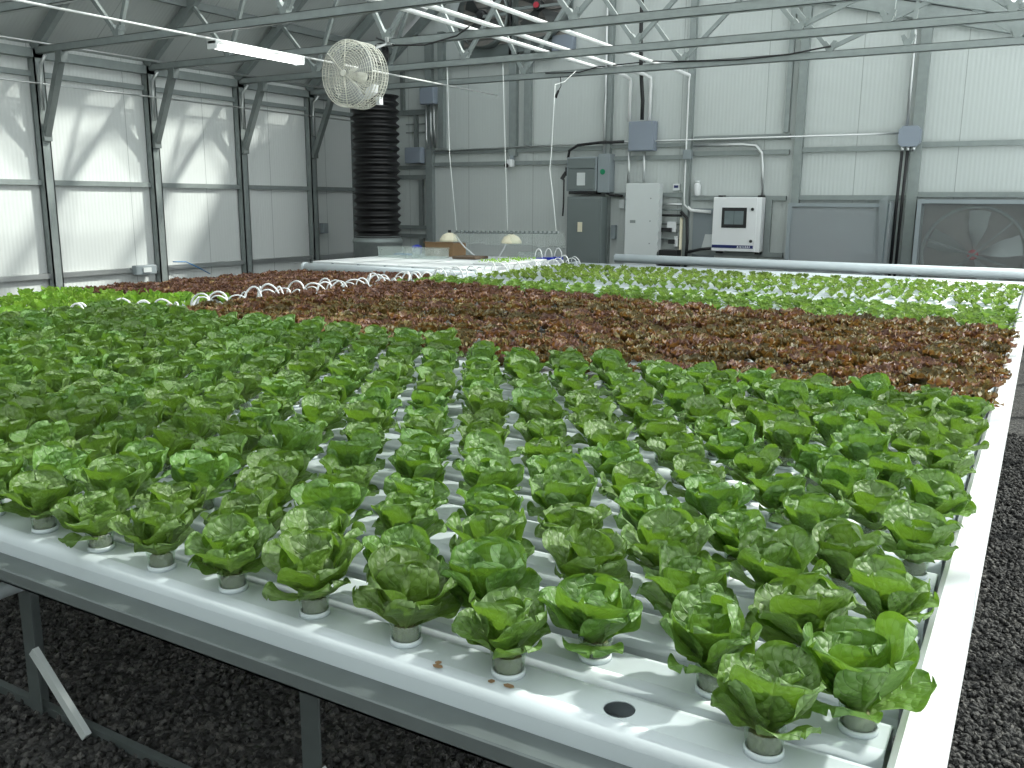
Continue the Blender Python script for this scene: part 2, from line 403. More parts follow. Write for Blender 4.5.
# back wall posts (x0,x1,z0,z1) and rails
for x0, x1, z0, z1 in ((-8.47, -8.35, 0, 4.05), (-8.22, -8.12, 2.45, 4.2), (-6.92, -6.80, 2.30, 5.1), (-6.66, -6.56, 2.45, 5.1), (-5.33, -5.24, 0, 4.75), (-4.12, -4.04, 0, 4.45), (-2.80, -2.74, 2.52, 4.15), (-2.65, -2.55, 0, 4.08), (-1.26, -1.14, 0, 3.72)):
    tbox(x0, x1, YB - .09, YB, z0, z1, label='steel post on the back wall')
for x0, x1, z0, z1, d in ((-8.35, -5.36, 2.36, 2.42, .05), (-5.24, -4.12, 2.38, 2.43, .05), (-4.01, -2.72, 2.44, 2.51, .05), (-8.35, -5.36, 2.17, 2.23, .05), (-5.24, -4.12, 2.21, 2.27, .05), (-4.01, -2.72, 2.25, 2.31, .06), (-2.60, -1.26, 2.27, 2.33, .06), (-1.14, XR, 2.30, 2.36, .06),
                         (-5.24, -4.12, 1.70, 1.76, .05), (-4.01, -2.72, 1.66, 1.72, .06), (-2.60, -1.26, 1.67, 1.73, .06), (-1.14, XR, 1.71, 1.77, .06), (-4.01, -2.72, .92, .98, .05)):
    tbox(x0, x1, YB - d, YB, z0, z1, label='steel rail on the back wall')
tbox(-3.28, -3.16, YB - .05, YB, 2.51, 4.2, mat=M['steel'], label='thin upright strip') if False else None
tbox(-2.98, -2.90, YB - .05, YB, .98, 1.66, label='short upright beside the control cabinet')
# lattice at the left end of the back wall
for x0, x1, z0, z1 in ((-9.30, -8.47, 2.98, 3.06), (-8.72, -8.66, 2.45, 2.98), (-8.98, -8.92, 3.06, 3.7), (-9.3, -8.47, 2.13, 2.19), (-9.3, -8.47, 1.97, 2.04), (-9.3, -8.47, 1.17, 1.23), (-9.3, -8.47, 1.03, 1.09), (-8.64, -8.57, 1.23, 1.97), (-8.64, -8.57, .4, 1.03), (-10, -9.3, 1.78, 1.84), (-10, -9.3, 1.05, 1.09)):
    tbox(x0, x1, YB - .06, YB, z0, z1, mat=M['steel_dark'], label='dark steel framing near the back corner')
tbox(-8.9, -8.47, YB - .03, YB, 2.83, 2.85, mat=M['steel_dark'], label='thin rod near the back corner')
tbox(-8.9, -8.47, YB - .03, YB, 2.70, 2.72, mat=M['steel_dark'], label='thin rod near the back corner')
tbox(-9.2, -6.2, YB - .12, YB, 3.68, 3.76, mat=M['steel_dark'], label='shelf rail under the high exhaust fans')

# ------------------------------------------------------------------ steel frames (portal frames with trusses)
CH = 3.28
nodes_web = [(-8.45, -9.05), (-8.45, -7.7), (-6.05, -7.15), (-6.05, -4.95), (-3.82, -4.95), (-3.82, -2.85), (-2.07, -2.85), (-2.07, -1.0), (-1.25, -1.18), (-.20, -.75), (-.20, .5)]
def zraft(x): return (zleft(x) if x < XRG else zright(x)) - .14
frame_lab = {3.8: 'steel truss frame nearest the camera, crossing the top left corner', 5.35: 'steel truss frame whose post is leftmost on the left wall', 6.87: 'steel truss frame second from the left, carrying the round fan', 8.39: 'steel truss frame third along the left wall, holding the hanging cords', 9.85: 'steel truss frame farthest back, nearest the back wall', 2.3: 'steel truss frame overhead of the first romaine rows', .8: 'steel truss frame overhead near the camera'}
for y in (.8, 2.3, 3.8, 5.35, 6.87, 8.39, 9.85):
    t = thing('truss_frame', (XL + .07, y, 0), frame_lab[y], 'truss frame', 'truss frames along the greenhouse')
    b = MB(); b.box(XL + .01, XL + .12, y - .06, y - .045, 0, 3.3); b.box(XL + .01, XL + .12, y + .045, y + .06, 0, 3.3); b.box(XL + .005, XL + .02, y - .06, y + .06, 0, 3.3); b.box(XL + .105, XL + .12, y - .06, y + .06, 0, 3.3); obj('wall_post', b, M['steel'], t)
    b = MB(); b.tube([(XL + .16, y - .02, 2.62), (XL + .155, y - .02, 2.95), (XL + .18, y - .02, 3.12), (XL + .28, y - .02, 3.22)], .018, 8); obj('curved_conduit', b, M['conduit'], t)
    b = MB(); b.box(XL + .05, XR - .05, y - .03, y + .03, CH - .04, CH - .034); b.box(XL + .05, XR - .05, y - .03, y + .03, CH + .034, CH + .04); b.box(XL + .05, XR - .05, y - .03, y - .024, CH - .04, CH + .04); b.box(XL + .05, XR - .05, y + .024, y + .03, CH - .04, CH + .04); obj('bottom_chord', b, M['steel'], t)
    b = MB(); b.bar((XL + .06, y, zleft(XL + .06) - .14), (XRG, y, zraft(XRG)), .07, .12); obj('rafter', b, M['steel'], t)
    b = MB(); b.bar((XRG, y, zraft(XRG)), (XR - .03, y, zraft(XR - .03)), .07, .12); obj('rafter', b, M['steel'], t)
    for s_ in (-1, 1):
        pass
    b = MB(); b.bar((XL + .13, y, 2.33), (XL + .55, y, 3.22), .075, .075); obj('knee_brace', b, M['steel_dark'], t)
    b = MB(); b.box(XL + .07, XL + .17, y - .05, y + .05, 2.28, 2.37); obj('brace_bracket', b, M['steel_dark'], t); b = MB(); b.box(XL + .5, XL + .6, y - .045, y + .045, 3.12, 3.25); obj('brace_bracket', b, M['steel_dark'], t)
    for x0, x1 in nodes_web:
        b = MB(); b.bar((x0 + (.03 if x1 > x0 else -.03), y, CH + .08), (x1, y, zraft(x1)), .04, .045); obj('web_member', b, M['steel'], t)
    for x0 in (-8.45, -6.05, -3.82, -2.07, -1.25, -.2):
        b = MB(); b.prism([(x0 - .075, CH + .14), (x0 - .035, CH + .035), (x0 + .035, CH + .035), (x0 + .075, CH + .14), (x0 + .04, CH + .15), (x0, CH + .10), (x0 - .04, CH + .15)], 'y', y - .035, y + .035)
        for dx in (-.05, .05): b.lathe([(.014, -.045), (.014, .045)], (x0 + dx, y, CH + .10), 'y', 8)
        obj('node_bracket', b, M['steel'], t)

# ------------------------------------------------------------------ rods, conduits and cables overhead
def line_thing(name, pts, r, mat, label, cat, n=8, group=None):
    b = MB(); b.tube(pts, r, n); return single(name, b, mat, label, cat, group)
line_thing('hanging_rod', [(-7.13, 1.5, 3.2), (-7.13, 10.9, 3.2)], .011, M['pipe_white'], 'thin white rod carrying the lit tube light, running past the fan', 'rod')
line_thing('hanging_rod', [(XL + .27, 1.5, 3.345), (XL + .27, 10.8, 3.345)], .014, M['conduit'], 'bright rod running above the eave end of the trusses on the left', 'rod')
line_thing('hanging_rod', [(XL + .16, 1.5, 2.915), (XL + .16, 10.8, 2.915)], .011, M['conduit'], 'thin bright rod fixed to the left wall posts', 'rod')
for x, xv, tz, k in ((-5.02, -4.96, 2.74, 0), (-4.74, -4.66, 2.74, 1), (-4.21, -4.10, 1.72, 2)):
    zz = CH + .067
    pts = [(x, 2.0, zz), (x, 10.35, zz), (x + .02, 10.8, zz + .0), (xv, 10.92, zz - .04), (xv, 10.93, zz - .12), (xv, 10.93, tz)]
    if k == 2: pts += [(-4.09, 10.93, 1.6), (-4.0, 10.93, 1.52), (-3.72, 10.93, 1.50)]
    line_thing('electrical_conduit', pts, .024, M['pipe_white'], ['bright white conduit run on the trusses, left of the three', 'bright white conduit run on the trusses, middle of the three', 'bright white conduit run on the trusses, right of the three, bending to the white cabinet'][k], 'conduit')
for x, z0, z1, lab in ((-5.32, 1.68, 4.6, 'tall bright conduit beside the grey disconnect box'), (-4.93, 1.89, 2.32, 'short left conduit between junction box and white panel'), (-4.70, 1.89, 2.32, 'short right conduit between junction box and white panel'), (-1.32, 2.53, 3.62, 'bright conduit above the octagonal grey box on the right')):
    line_thing('electrical_conduit', [(x, 10.89, z0), (x, 10.89, z1)] + ([(x - .02, 10.89, z1 + .08), (x - .1, 10.89, z1 + .13)] if x > -2 else []), .02, M['conduit'], lab, 'conduit')
line_thing('electrical_conduit', [(-4.0, 10.9, 2.385), (-3.32, 10.9, 2.38), (-3.14, 10.9, 2.36), (-3.06, 10.9, 2.27), (-3.04, 10.9, 2.1), (-3.02, 10.9, 1.70)], .022, M['conduit'], 'bright conduit curving down into the top of the white control cabinet', 'conduit')
line_thing('electrical_conduit', [(-8.3, 10.92, 2.40), (-5.0, 10.92, 2.46), (-1.4, 10.92, 2.47)], .014, M['conduit'], 'thin horizontal conduit running the length of the back wall', 'conduit')
for x in (-1.345, -1.285):
    line_thing('power_cable', [(x, 10.86, 2.32), (x - .01, 10.86, 1.7), (x - .02, 10.86, .6)], .018, M['black'], 'black cable below the octagonal box, %s of the pair' % ('left' if x < -1.3 else 'right'), 'cable')
line_thing('power_cable', [(-4.75, 10.88, 2.75), (-4.74, 10.86, 3.0), (-4.78, 10.86, 3.4), (-4.80, 10.86, 3.9), (-4.80, 10.86, 4.5)], .028, M['black'], 'thick black cable rising from the top of the square junction box', 'cable')
line_thing('power_cable', [(-5.0, 10.85, 2.46), (-5.35, 10.84, 2.46), (-5.72, 10.85, 2.43), (-5.86, 10.86, 2.36), (-5.88, 10.86, 2.25)], .02, M['black'], 'black cable arching from the junction box to the disconnect box', 'cable')
line_thing('power_cable', [(-6.15, 6.81, 3.335), (-5.9, 6.79, 3.24), (-5.5, 6.79, 3.21), (-5.1, 6.79, 3.27), (-4.95, 6.79, 3.345)], .009, M['black'], 'black cable swagged along the truss to the right of the round fan', 'cable')
b = MB()
for k in range(5):
    b.tube([(-6.13 + .075 * math.cos(a * PI / 8 + k) * (1 + .12 * k), 6.80 + .012 * k, 3.17 + .085 * math.sin(a * PI / 8 + k) * (1 + .1 * k)) for a in range(16)], .008, 6, closed=True)
single('cable_coil', b, M['black'], 'coil of black cable hanging beside the round fan', 'cable coil')
line_thing('power_cable', [(-3.9, 9.80, 3.325), (-3.1, 9.795, 3.29), (-2.5, 9.795, 3.31), (-2.05, 9.80, 3.365)], .010, M['black'], 'black cable lying along the far truss on the right', 'cable')
line_thing('power_cable', [(-5.7, 9.80, 3.30), (-5.2, 9.80, 3.28), (-4.95, 9.80, 3.33), (-4.2, 9.80, 3.35), (-3.9, 9.80, 3.325)], .008, M['black'], 'black cable clipped to the middle of the far truss', 'cable')
b = MB(); b.tube([(-5.47, 9.79, 3.24), (-5.46, 9.79, 3.12), (-5.50, 9.79, 3.06)], .006, 6); b.tube([(-5.495, 9.79, 3.07), (-5.54, 9.79, 2.98)], [.014, .022], 8); single('plug_cord', b, M['black'], 'short black plug hanging from the far truss', 'plug')

# tube light
t = thing('tube_light', (-7.13, 6.05, 3.12), 'lit white tube light hanging under the rod at the upper left', 'light')
b = MB(); b.box(-7.19, -7.07, 5.42, 6.68, 3.150, 3.185, .006); obj('housing', b, M['pipe_white'], t)
b = MB(); b.tube([(-7.16, 5.46, 3.13), (-7.16, 6.64, 3.13)], .018, 10); b.tube([(-7.10, 5.46, 3.13), (-7.10, 6.64, 3.13)], .018, 10); obj('tube', b, M['led'], t)
for yy in (5.42, 6.655):
    b = MB(); b.box(-7.195, -7.065, yy, yy + .025, 3.105, 3.19); obj('end_cap', b, M['white'], t)

# ------------------------------------------------------------------ circulation fan
FX, FY, FZ, FR = -6.24, 6.55, 2.93, .335
t = thing('circulation_fan', (FX, FY, FZ), 'round cream drum fan in a wire cage hung under the truss', 'fan')
def cage(yc, dome, name):
    b = MB()
    for k in range(1, 15):
        r = FR * k / 14.; b.torus((FX, yc + dome * (1 - (r / FR) ** 2), FZ), r, .0030, 'y', 40, 4)
    for k in range(40):
        a = 2 * PI * k / 40
        b.tube([(FX + FR * q * math.cos(a), yc + dome * (1 - q * q), FZ + FR * q * math.sin(a)) for q in (.14, .5, .8, 1)], .0019, 4)
    return obj(name, b, M['cream'], t)
cage(FY - .13, -.05, 'front_guard'); cage(FY + .13, .05, 'rear_guard')
b = MB()
for k in range(56):
    a = 2 * PI * k / 56; b.tube([(FX + FR * math.cos(a), FY - .13, FZ + FR * math.sin(a)), (FX + FR * math.cos(a), FY + .13, FZ + FR * math.sin(a))], .0022, 4)
for yy in (-.13, -.085, -.04, .04, .085, .13): b.torus((FX, FY + yy, FZ), FR + .003, .005, 'y', 48, 6)
obj('drum_cage', b, M['cream'], t)
b = MB()
for a in (PI / 2, -PI / 2, PI * .77, -PI * .23):
    b.tube([(FX, FY - .185, FZ), (FX + FR * math.cos(a), FY - .135, FZ + FR * math.sin(a))], .006, 6)
b.lathe([(.032, -.195), (.036, -.18), (.03, -.17)], (FX, FY, FZ), 'y', 16); obj('guard_brace', b, M['cream'], t)
b = MB(); b.lathe([(.03, -.05), (.065, -.04), (.075, .02), (.075, .11), (.05, .14)], (FX, FY, FZ), 'y', 20); obj('motor', b, M['cream'], t)
for k in range(3):
    b = MB(); a0 = k * 2 * PI / 3 + .5; n = 6
    base = len(b.v)
    for i in range(n + 1):
        r = .06 + (FR - .09) * i / n; w = .5 + .25 * i / n
        for j in range(5):
            a = a0 + (j / 4 - .5) * w * 1.5; b.v.append((FX + r * math.cos(a), FY - .05 + (j / 4 - .5) * .09, FZ + r * math.sin(a)))
    for i in range(n):
        for j in range(4):
            q = base + i * 5 + j; b.face([q, q + 1, q + 6, q + 5], None, True)
    o = obj('fan_blade', b, M['blade'], t, recalc=False)
    sm = o.modifiers.new('s', 'SOLIDIFY'); sm.thickness = .003
b = MB(); b.bar((FX + .20, FY + .10, FZ + .27), (FX + .24, FY + .24, FZ + .33), .03, .02); b.box(FX + .12, FX + .32, FY + .22, FY + .28, FZ + .31, FZ + .33); b.bar((FX + .24, FY + .25, FZ + .31), (FX + .24, FY + .25, FZ + .40), .03, .03); obj('mounting_bracket', b, M['conduit'], t)
b = MB(); b.prism([(FX + .09, FZ - .24), (FX + .20, FZ - .18), (FX + .22, FZ - .10), (FX + .13, FZ - .14)], 'y', FY + .02, FY + .12); b.box(FX + .19, FX + .24, FY + .1, FY + .16, FZ - .30, FZ - .22); obj('junction_cover', b, M['white'], t)

# ------------------------------------------------------------------ black corrugated duct
t = thing('corrugated_duct', (-8.71, 9.95, 0), 'tall black corrugated duct standing in the back left corner', 'duct')
b = MB(); prof = []
for i in range(19 * 6 + 1):
    z = 1.07 + .111 * i / 6; prof.append((.340 + .026 * math.cos(2 * PI * i / 6) , z))
b.lathe(prof, (-8.71, 9.95, 0), 'z', 40); obj('corrugated_hose', b, M['duct'], t)
b = MB(); b.lathe([(.38, 0), (.38, .98), (.39, .99), (.39, 1.03), (.37, 1.04), (.355, 1.09)], (-8.71, 9.95, 0), 'z', 40); obj('metal_collar', b, M['steel'], t)

# ------------------------------------------------------------------ boxes and cabinets on the back wall
def box_thing(name, x0, x1, z0, z1, d, mat, label, cat, bev=.008, yb=YB, lid=True, group=None):
    t = thing(name, ((x0 + x1) / 2, yb - d / 2, z0), label, cat, group)
    b = MB(); b.box(x0, x1, yb - d, yb, z0, z1, bev); obj('body', b, mat, t)
    if lid:
        b = MB(); b.box(x0 + .008, x1 - .008, yb - d - .012, yb - d, z0 + .008, z1 - .008, .004); obj('lid', b, mat, t)
        b = MB()
        for xx in (x0 + .03, x1 - .03):
            for zz in (z0 + .03, z1 - .03): b.lathe([(.009, 0), (.009, .006)], (xx, yb - d - .018, zz), 'y', 8)
        obj('lid_screw', b, M['steel'], t)
    return t
box_thing('junction_box', -4.93, -4.55, 2.33, 2.73, .14, M['boxblue'], 'large square blue-grey junction box in the middle of the back wall', 'junction box', yb=10.98)
# octagonal box
t = thing('junction_box', (-1.28, 10.85, 2.31), 'octagonal blue-grey junction box at the right of the back wall', 'junction box')
b = MB(); cx, cz, w, h, c = -1.275, 2.425, .125, .12, .045
b.prism([(cx - w + c, cz - h), (cx + w - c, cz - h), (cx + w, cz - h + c), (cx + w, cz + h - c), (cx + w - c, cz + h), (cx - w + c, cz + h), (cx - w, cz + h - c), (cx - w, cz - h + c)], 'y', 10.82, 10.91); obj('body', b, M['boxblue'], t)
b = MB()
for xx in (-1.345, -1.285, -1.22): b.lathe([(.022, -.05), (.022, 0)], (xx, 10.86, cz - h), 'z', 10)
obj('cable_gland', b, M['conduit'], t)
box_thing('junction_box', -8.50, -8.22, 3.12, 3.38, .10, M['boxblue'], 'blue-grey junction box high on the back wall above the duct', 'junction box', yb=10.91)
box_thing('junction_box', -8.82, -8.50, 2.22, 2.47, .12, M['boxblue'], 'blue-grey junction box beside the black duct at mid height', 'junction box', yb=10.94)
box_thing('junction_box', -4.12, -4.0, 2.20, 2.33, .07, M['boxgrey'], 'small grey conduit box on the post right of the square box', 'junction box', yb=10.9, lid=False)
box_thing('junction_box', -6.2, -5.85, 3.72, 3.98, .1, M['boxblue'], 'pale grey box high up right of the exhaust fans', 'junction box')
for x in (-8.42, -8.33, -8.27):
    line_thing('electrical_conduit', [(x, 10.87, 3.12), (x, 10.87, 2.62 + (x + 8.4) * 1.5), (x + .01, 10.9, 2.45)], .014, M['conduit'], 'thin conduit under the high left junction box, %s of three' % {-8.42: 'left', -8.33: 'middle', -8.27: 'right'}[x], 'conduit')
# disconnect
t = thing('disconnect_box', (-5.53, 10.9, 1.75), 'grey electrical disconnect box with green sticker above the tall cabinet', 'electrical box')
b = MB(); b.box(-5.86, -5.38, 10.78, 11, 1.78, 2.26, .008); obj('body', b, M['boxgrey'], t)
b = MB(); b.box(-5.37, -5.19, 10.80, 11, 1.76, 2.30, .008); obj('side_box', b, M['boxgrey'], t)
b = MB(); b.box(-5.83, -5.4, 10.755, 10.78, 2.10, 2.24, .004); b.box(-5.83, -5.4, 10.765, 10.78, 1.80, 2.09, .004); obj('cover', b, M['cabdark'], t)
b = MB(); b.box(-5.68, -5.55, 10.758, 10.765, 1.86, 2.04); obj('paper_label', b, M['sheetwhite'], t)
b = MB(); b.lathe([(.04, 0), (.04, .006)], (-5.29, 10.79, 2.05), 'y', 16); obj('green_sticker', b, M['green_sticker'], t)
b = MB(); b.box(-5.9, -5.86, 10.82, 10.88, 2.0, 2.12); b.bar((-5.9, 10.84, 2.05), (-5.95, 10.80, 1.95), .03, .05); obj('lever', b, M['black'], t)
b = MB(); b.box(-5.83, -5.4, 10.80, 11, 1.735, 1.78); obj('knockouts', b, M['black'], t)
# tall dark cabinet
t = thing('tall_cabinet', (-5.44, 10.85, 0), 'tall dark grey cabinet standing against the back wall behind the seedling table', 'cabinet')
b = MB(); b.box(-5.8, -5.25, 10.70, 10.91, .06, 1.70, .008); obj('body', b, M['cabdark'], t)
b = MB(); b.box(-5.78, -5.27, 10.685, 10.70, .10, 1.68, .004); obj('door', b, M['cabdark'], t)
b = MB(); b.box(-5.61, -5.54, 10.665, 10.685, 1.20, 1.34, .004); obj('handle', b, M['shade'], t)
b = MB(); b.box(-5.78, -5.27, 10.72, 10.90, 0, .06); obj('plinth', b, M['black'], t)
line_thing('power_cable', [(-5.91, 10.8, 1.95), (-5.9, 10.78, 1.6), (-5.91, 10.78, 1.42)], .012, M['black'], 'short black cable dangling left of the tall dark cabinet', 'cable')
# white perforated panel
t = thing('metal_cover', (-4.66, 10.8, 0), 'tall white metal panel cover with punched edge standing by the back wall', 'panel')
b = MB(); b.box(-4.9, -4.4, 10.74, 10.88, .1, 1.885, .006); obj('body', b, M['sheetwhite'], t)
b = MB()
for k in range(12): b.box(-4.405, -4.385, 10.735, 10.75, .25 + k * .14, .25 + k * .14 + .07)
obj('punched_edge', b, M['sheetwhite'], t)
b = MB()
for k in range(3): b.lathe([(.010, 0), (.010, .004)], (-4.52, 10.735, 1.68 - .31 * k), 'y', 8)
b.box(-4.82, -4.74, 10.735, 10.742, 1.34, 1.38); obj('latch', b, M['steel'], t)
b = MB(); b.box(-4.88, -4.42, 10.76, 10.86, 0, .1); obj('foot', b, M['steel_dark'], t)
# control cabinet with screen
t = thing('control_cabinet', (-3.31, 10.8, .97), 'white control cabinet with black touch screen and navy stripe on the back wall', 'control cabinet')
X0, X1, Z0, Z1, YC = -3.63, -2.98, .985, 1.70, 10.76
b = MB(); b.box(X0, X1, YC, 10.94, Z0, Z1, .01); obj('body', b, M['white'], t)
dr = MB(); dr.box(X0 + .006, X1 - .055, YC - .02, YC, Z0 + .006, Z1 - .006, .006); dr = obj('door', dr, M['white'], t)
b = MB(); b.box(-3.50, -3.165, YC - .03, YC - .02, 1.30, 1.565, .004); sc_ = obj('screen_bezel', b, M['black'], t)
b = MB(); b.box(-3.46, -3.335, YC - .033, YC - .03, 1.345, 1.52); b.box(-3.33, -3.205, YC - .033, YC - .03, 1.345, 1.52); obj('screen', b, M['screen'], sc_)
b = MB(); b.box(X0 + .012, X0 + .57, YC - .024, YC - .02, 1.032, 1.072); st = obj('navy_stripe', b, M['navy'], t)
b = MB(); x = -3.275
for wv in (.014, .006, .010, .006, .006, .012, .014, .012): # worn white lettering at the end of the stripe, too small to read
    b.prism([(x, 1.037), (x + wv, 1.037), (x + wv + .006, 1.064), (x + .006, 1.064)], 'y', YC - .0265, YC - .024); b.box(x + .004, x + wv + .004, YC - .0265, YC - .024, 1.048, 1.052); x += wv + .013
obj('stripe_lettering', b, M['white'], st)
for zz in (1.545, 1.13):
    b = MB(); b.lathe([(.02, 0), (.02, .012), (.012, .02)], (-3.09, YC - .04, zz), 'y', 14); obj('door_lock', b, M['black'], t)
b = MB()
for xx in (X0 + .05, X1 - .07):
    b.box(xx, xx + .06, 10.80, 10.94, Z1, Z1 + .025); b.box(xx, xx + .06, 10.80, 10.94, Z0 - .03, Z0)
obj('mounting_lug', b, M['black'], t)
# small wall devices
t = thing('thermostat', (-4.24, 10.97, 1.78), 'small white thermostat with dark display on the back wall', 'thermostat')
b = MB(); b.box(-4.29, -4.19, 10.96, 11, 1.79, 1.88, .006); obj('body', b, M['white'], t)
b = MB(); b.box(-4.27, -4.21, 10.955, 10.96, 1.825, 1.86); obj('display', b, M['navy'], t)
t = thing('white_bottle', (-3.93, 10.9, 1.72), 'small white cylindrical bottle on the rail left of the control cabinet', 'bottle')
b = MB(); b.lathe([(.04, 0), (.045, .01), (.045, .14), (.03, .17)], (-3.93, 10.95, 1.72), 'z', 16); obj('body', b, M['white'], t)
b = MB(); b.lathe([(.03, .17), (.03, .20)], (-3.93, 10.95, 1.72), 'z', 14); obj('cap', b, M['white'], t)
t = thing('security_camera', (-6.87, 10.9, 2.12), 'small white security camera on the rail of the back wall', 'camera')
b = MB(); b.box(-6.91, -6.82, 10.83, 10.93, 2.14, 2.25, .015); obj('housing', b, M['white'], t)
b = MB(); b.lathe([(.035, 0), (.03, .03)], (-6.90, 10.80, 2.16), 'y', 14); obj('lens', b, M['black'], t)
b = MB(); b.box(-6.89, -6.84, 10.90, 10.96, 2.22, 2.32); obj('bracket', b, M['boxgrey'], t)
t = thing('wall_socket', (-4.32, 10.95, 1.05), 'white socket block with black plug among pipes beside the white panel', 'socket')
b = MB(); b.box(-4.33, -4.20, 10.90, 11, 1.22, 1.36, .005); b.box(-4.22, -4.16, 10.90, 11, 1.02, 1.16, .005); obj('plate', b, M['white'], t)
b = MB(); b.box(-4.39, -4.25, 10.84, 10.90, 1.22, 1.28, .005); obj('plug', b, M['black'], t)
b = MB(); b.box(-4.29, -4.2, 10.86, 10.90, 1.06, 1.12, .005); obj('plug', b, M['black'], t)
for k, (z, r, m_) in enumerate(((1.60, .018, 'conduit'), (1.53, .014, 'steel'), (1.45, .016, 'black'), (1.33, .012, 'steel'), (1.24, .010, 'steel'), (1.12, .012, 'steel'))):
    line_thing('wall_pipe', [(-4.47, 10.93, z), (-4.13, 10.93, z)], r, M[m_], 'short horizontal pipe between white panel and post, %s from the top' % ordw(k + 1), 'pipe', group='pipes beside the white panel')
line_thing('power_cable', [(-4.12, 10.86, 1.5), (-4.03, 10.86, 1.42), (-4.01, 10.86, 1.1), (-4.03, 10.86, .6)], .022, M['black'], 'thick black cable running down the post beside the pipes', 'cable')
line_thing('upright_pipe', [(-4.12, 10.90, 1.42), (-4.12, 10.90, .3)], .022, M['shade'], 'pale upright pipe on the post beside the socket block', 'pipe')
b = MB(); b.box(-4.36, -4.1, 10.7, 10.9, .55, .98, .01); single('black_crate', b, M['black'], 'black crate low behind the bed beside the white panel', 'crate')
# grey leaning sheet behind the control cabinet
b = MB(); b.prism([(-3.98, .8), (-3.66, .8), (-3.66, 1.55), (-3.98, 1.55)], 'y', 10.98, 11); single('grey_backboard', b, M['boxgrey'], 'plain grey board on the wall left of the control cabinet', 'board')
b = MB(); b.prism([(-3.85, .95), (-3.55, .95), (-3.55, 1.2), (-3.79, 1.2)], 'y', 10.955, 10.98); single('white_sheet', b, M['sheetwhite'], 'white sheet tucked behind the left edge of the control cabinet', 'sheet')
line_thing('cable_bundle', [(-4.0, 10.82, .95), (-3.8, 10.82, 1.0), (-3.6, 10.82, 1.02)], .02, M['black'], 'dark cable leading under the control cabinet from the left', 'cable')
b = MB(); b.box(-5.2, -5.13, 10.93, 11, 1.1, 1.3, .004); single('outlet_box', b, M['boxgrey'], 'small grey outlet box left of the white panel', 'outlet')
b = MB(); b.box(-5.08, -5.0, 10.93, 11, 1.54, 1.66, .004); single('outlet_box', b, M['sheetwhite'], 'small pale outlet box at the upper left of the white panel', 'outlet')
line_thing('power_cable', [(-5.3, 10.88, 1.78), (-5.2, 10.86, 1.73), (-5.0, 10.86, 1.71)], .02, M['black'], 'black cable between the conduit foot and the white panel', 'cable')
b = MB(); b.box(-9.93, -9.85, 9.98, 10.1, 1.1, 1.26, .006); single('wall_control', b, M['boxgrey'], 'small grey control box on the left wall near the corner', 'control box')
t = thing('wall_outlet', (-9.9, 6.6, .66), 'grey outlet box on the low girt of the left wall', 'outlet')
b = MB(); b.box(-9.93, -9.84, 6.40, 6.72, .66, .78, .01); obj('body', b, M['boxgrey'], t)
b = MB(); b.box(-9.84, -9.82, 6.5, 6.62, .69, .75); obj('cover', b, M['sheetwhite'], t)
line_thing('extension_cord', [(-9.86, 7.0, .80), (-9.84, 7.2, .79), (-9.84, 7.4, .70), (-9.84, 7.6, .6)], .007, M['bluelt'], 'thin blue cord hanging from the low girt of the left wall', 'cord')

# exhaust fans
def exhaust_fan(x0, x1, z0, z1, label, filmd, open_side):
    d = .30; t = thing('exhaust_fan', ((x0 + x1) / 2, YB - d / 2, z0), label, 'exhaust fan', 'low exhaust fans on the back wall')
    b = MB(); w = .05; y0 = YB - d
    b.box(x0, x0 + w, y0, YB, z0, z1); b.box(x1 - w, x1, y0, YB, z0, z1); b.box(x0 + w, x1 - w, y0, YB, z1 - w, z1); b.box(x0 + w, x1 - w, y0, YB, z0, z0 + w); obj('housing', b, M['boxgrey'], t)
    cx, cz, R_ = (x0 + x1) / 2, z0 + (x1 - x0) / 2, (x1 - x0) / 2 - .08
    b = MB(); n = 48; b.torus((cx, YB - .14, cz), R_, .018, 'y', 48, 8); obj('orifice_ring', b, M['steel'], t)
    b = MB()
    for k in range(12):
        z = z0 + .06 + k * (z1 - z0 - .12) / 12; b.prism([(YB - .05, z), (YB - .02, z + .01), (YB - .02, z + (z1 - z0) / 12 + .01), (YB - .03, z + (z1 - z0) / 12 + .01)], 'x', x0 + w, x1 - w)
    obj('louver', b, M['louver'], t)
    b = MB(); b.lathe([(.05, 0), (.06, .02), (.06, .06), (.03, .08)], (cx, YB - .22, cz), 'y', 20); obj('hub', b, M['red'], t)
    for k in range(5):
        b = MB(); a0 = k * PI * 2 / 5 + .25; base = 0
        for i in range(7):
            r = .06 + (R_ - .1) * i / 6; wd = .16 + .26 * math.sin(PI * min(1, i / 6 + .15) * .8)
            for j in range(5):
                a = a0 + (j / 4 - .5) * wd * 1.5; b.v.append((cx + r * math.cos(a), YB - .16 + (j / 4 - .5) * .1, cz + r * math.sin(a)))
        for i in range(6):
            for j in range(4): q = i * 5 + j; b.face([q, q + 1, q + 6, q + 5], None, True)
        obj('fan_blade', b, M['blade'], t, recalc=False)
    b = MB()
    for a in (PI / 4, -PI / 4 * 3, PI * .9, -PI * .1): b.bar((cx, YB - .235, cz), (cx + R_ * math.cos(a), YB - .235, cz + R_ * math.sin(a)), .02, .02)
    obj('motor_strut', b, M['steel_dark'], t)
    # dusty plastic film over the guard
    b = MB(); b.box(x0 + .01, x1 - .01, y0 - .006, y0 - .003, z0 + .01, z1 - .01); obj('film_cover', b, filmd, t)
    b = MB(); y1 = y0 - .008; w2 = .045
    b.box(x0, x0 + w2, y1 - .02, y1, z0, z1); b.box(x1 - w2, x1, y1 - .02, y1, z0, z1); b.box(x0 + w2, x1 - w2, y1 - .02, y1, z1 - w2, z1); obj('guard_frame', b, M['boxgrey'], t)
    return t
film2 = glassy('heavy_dusty_film', (.80, .84, .86), .50, .5, .5)
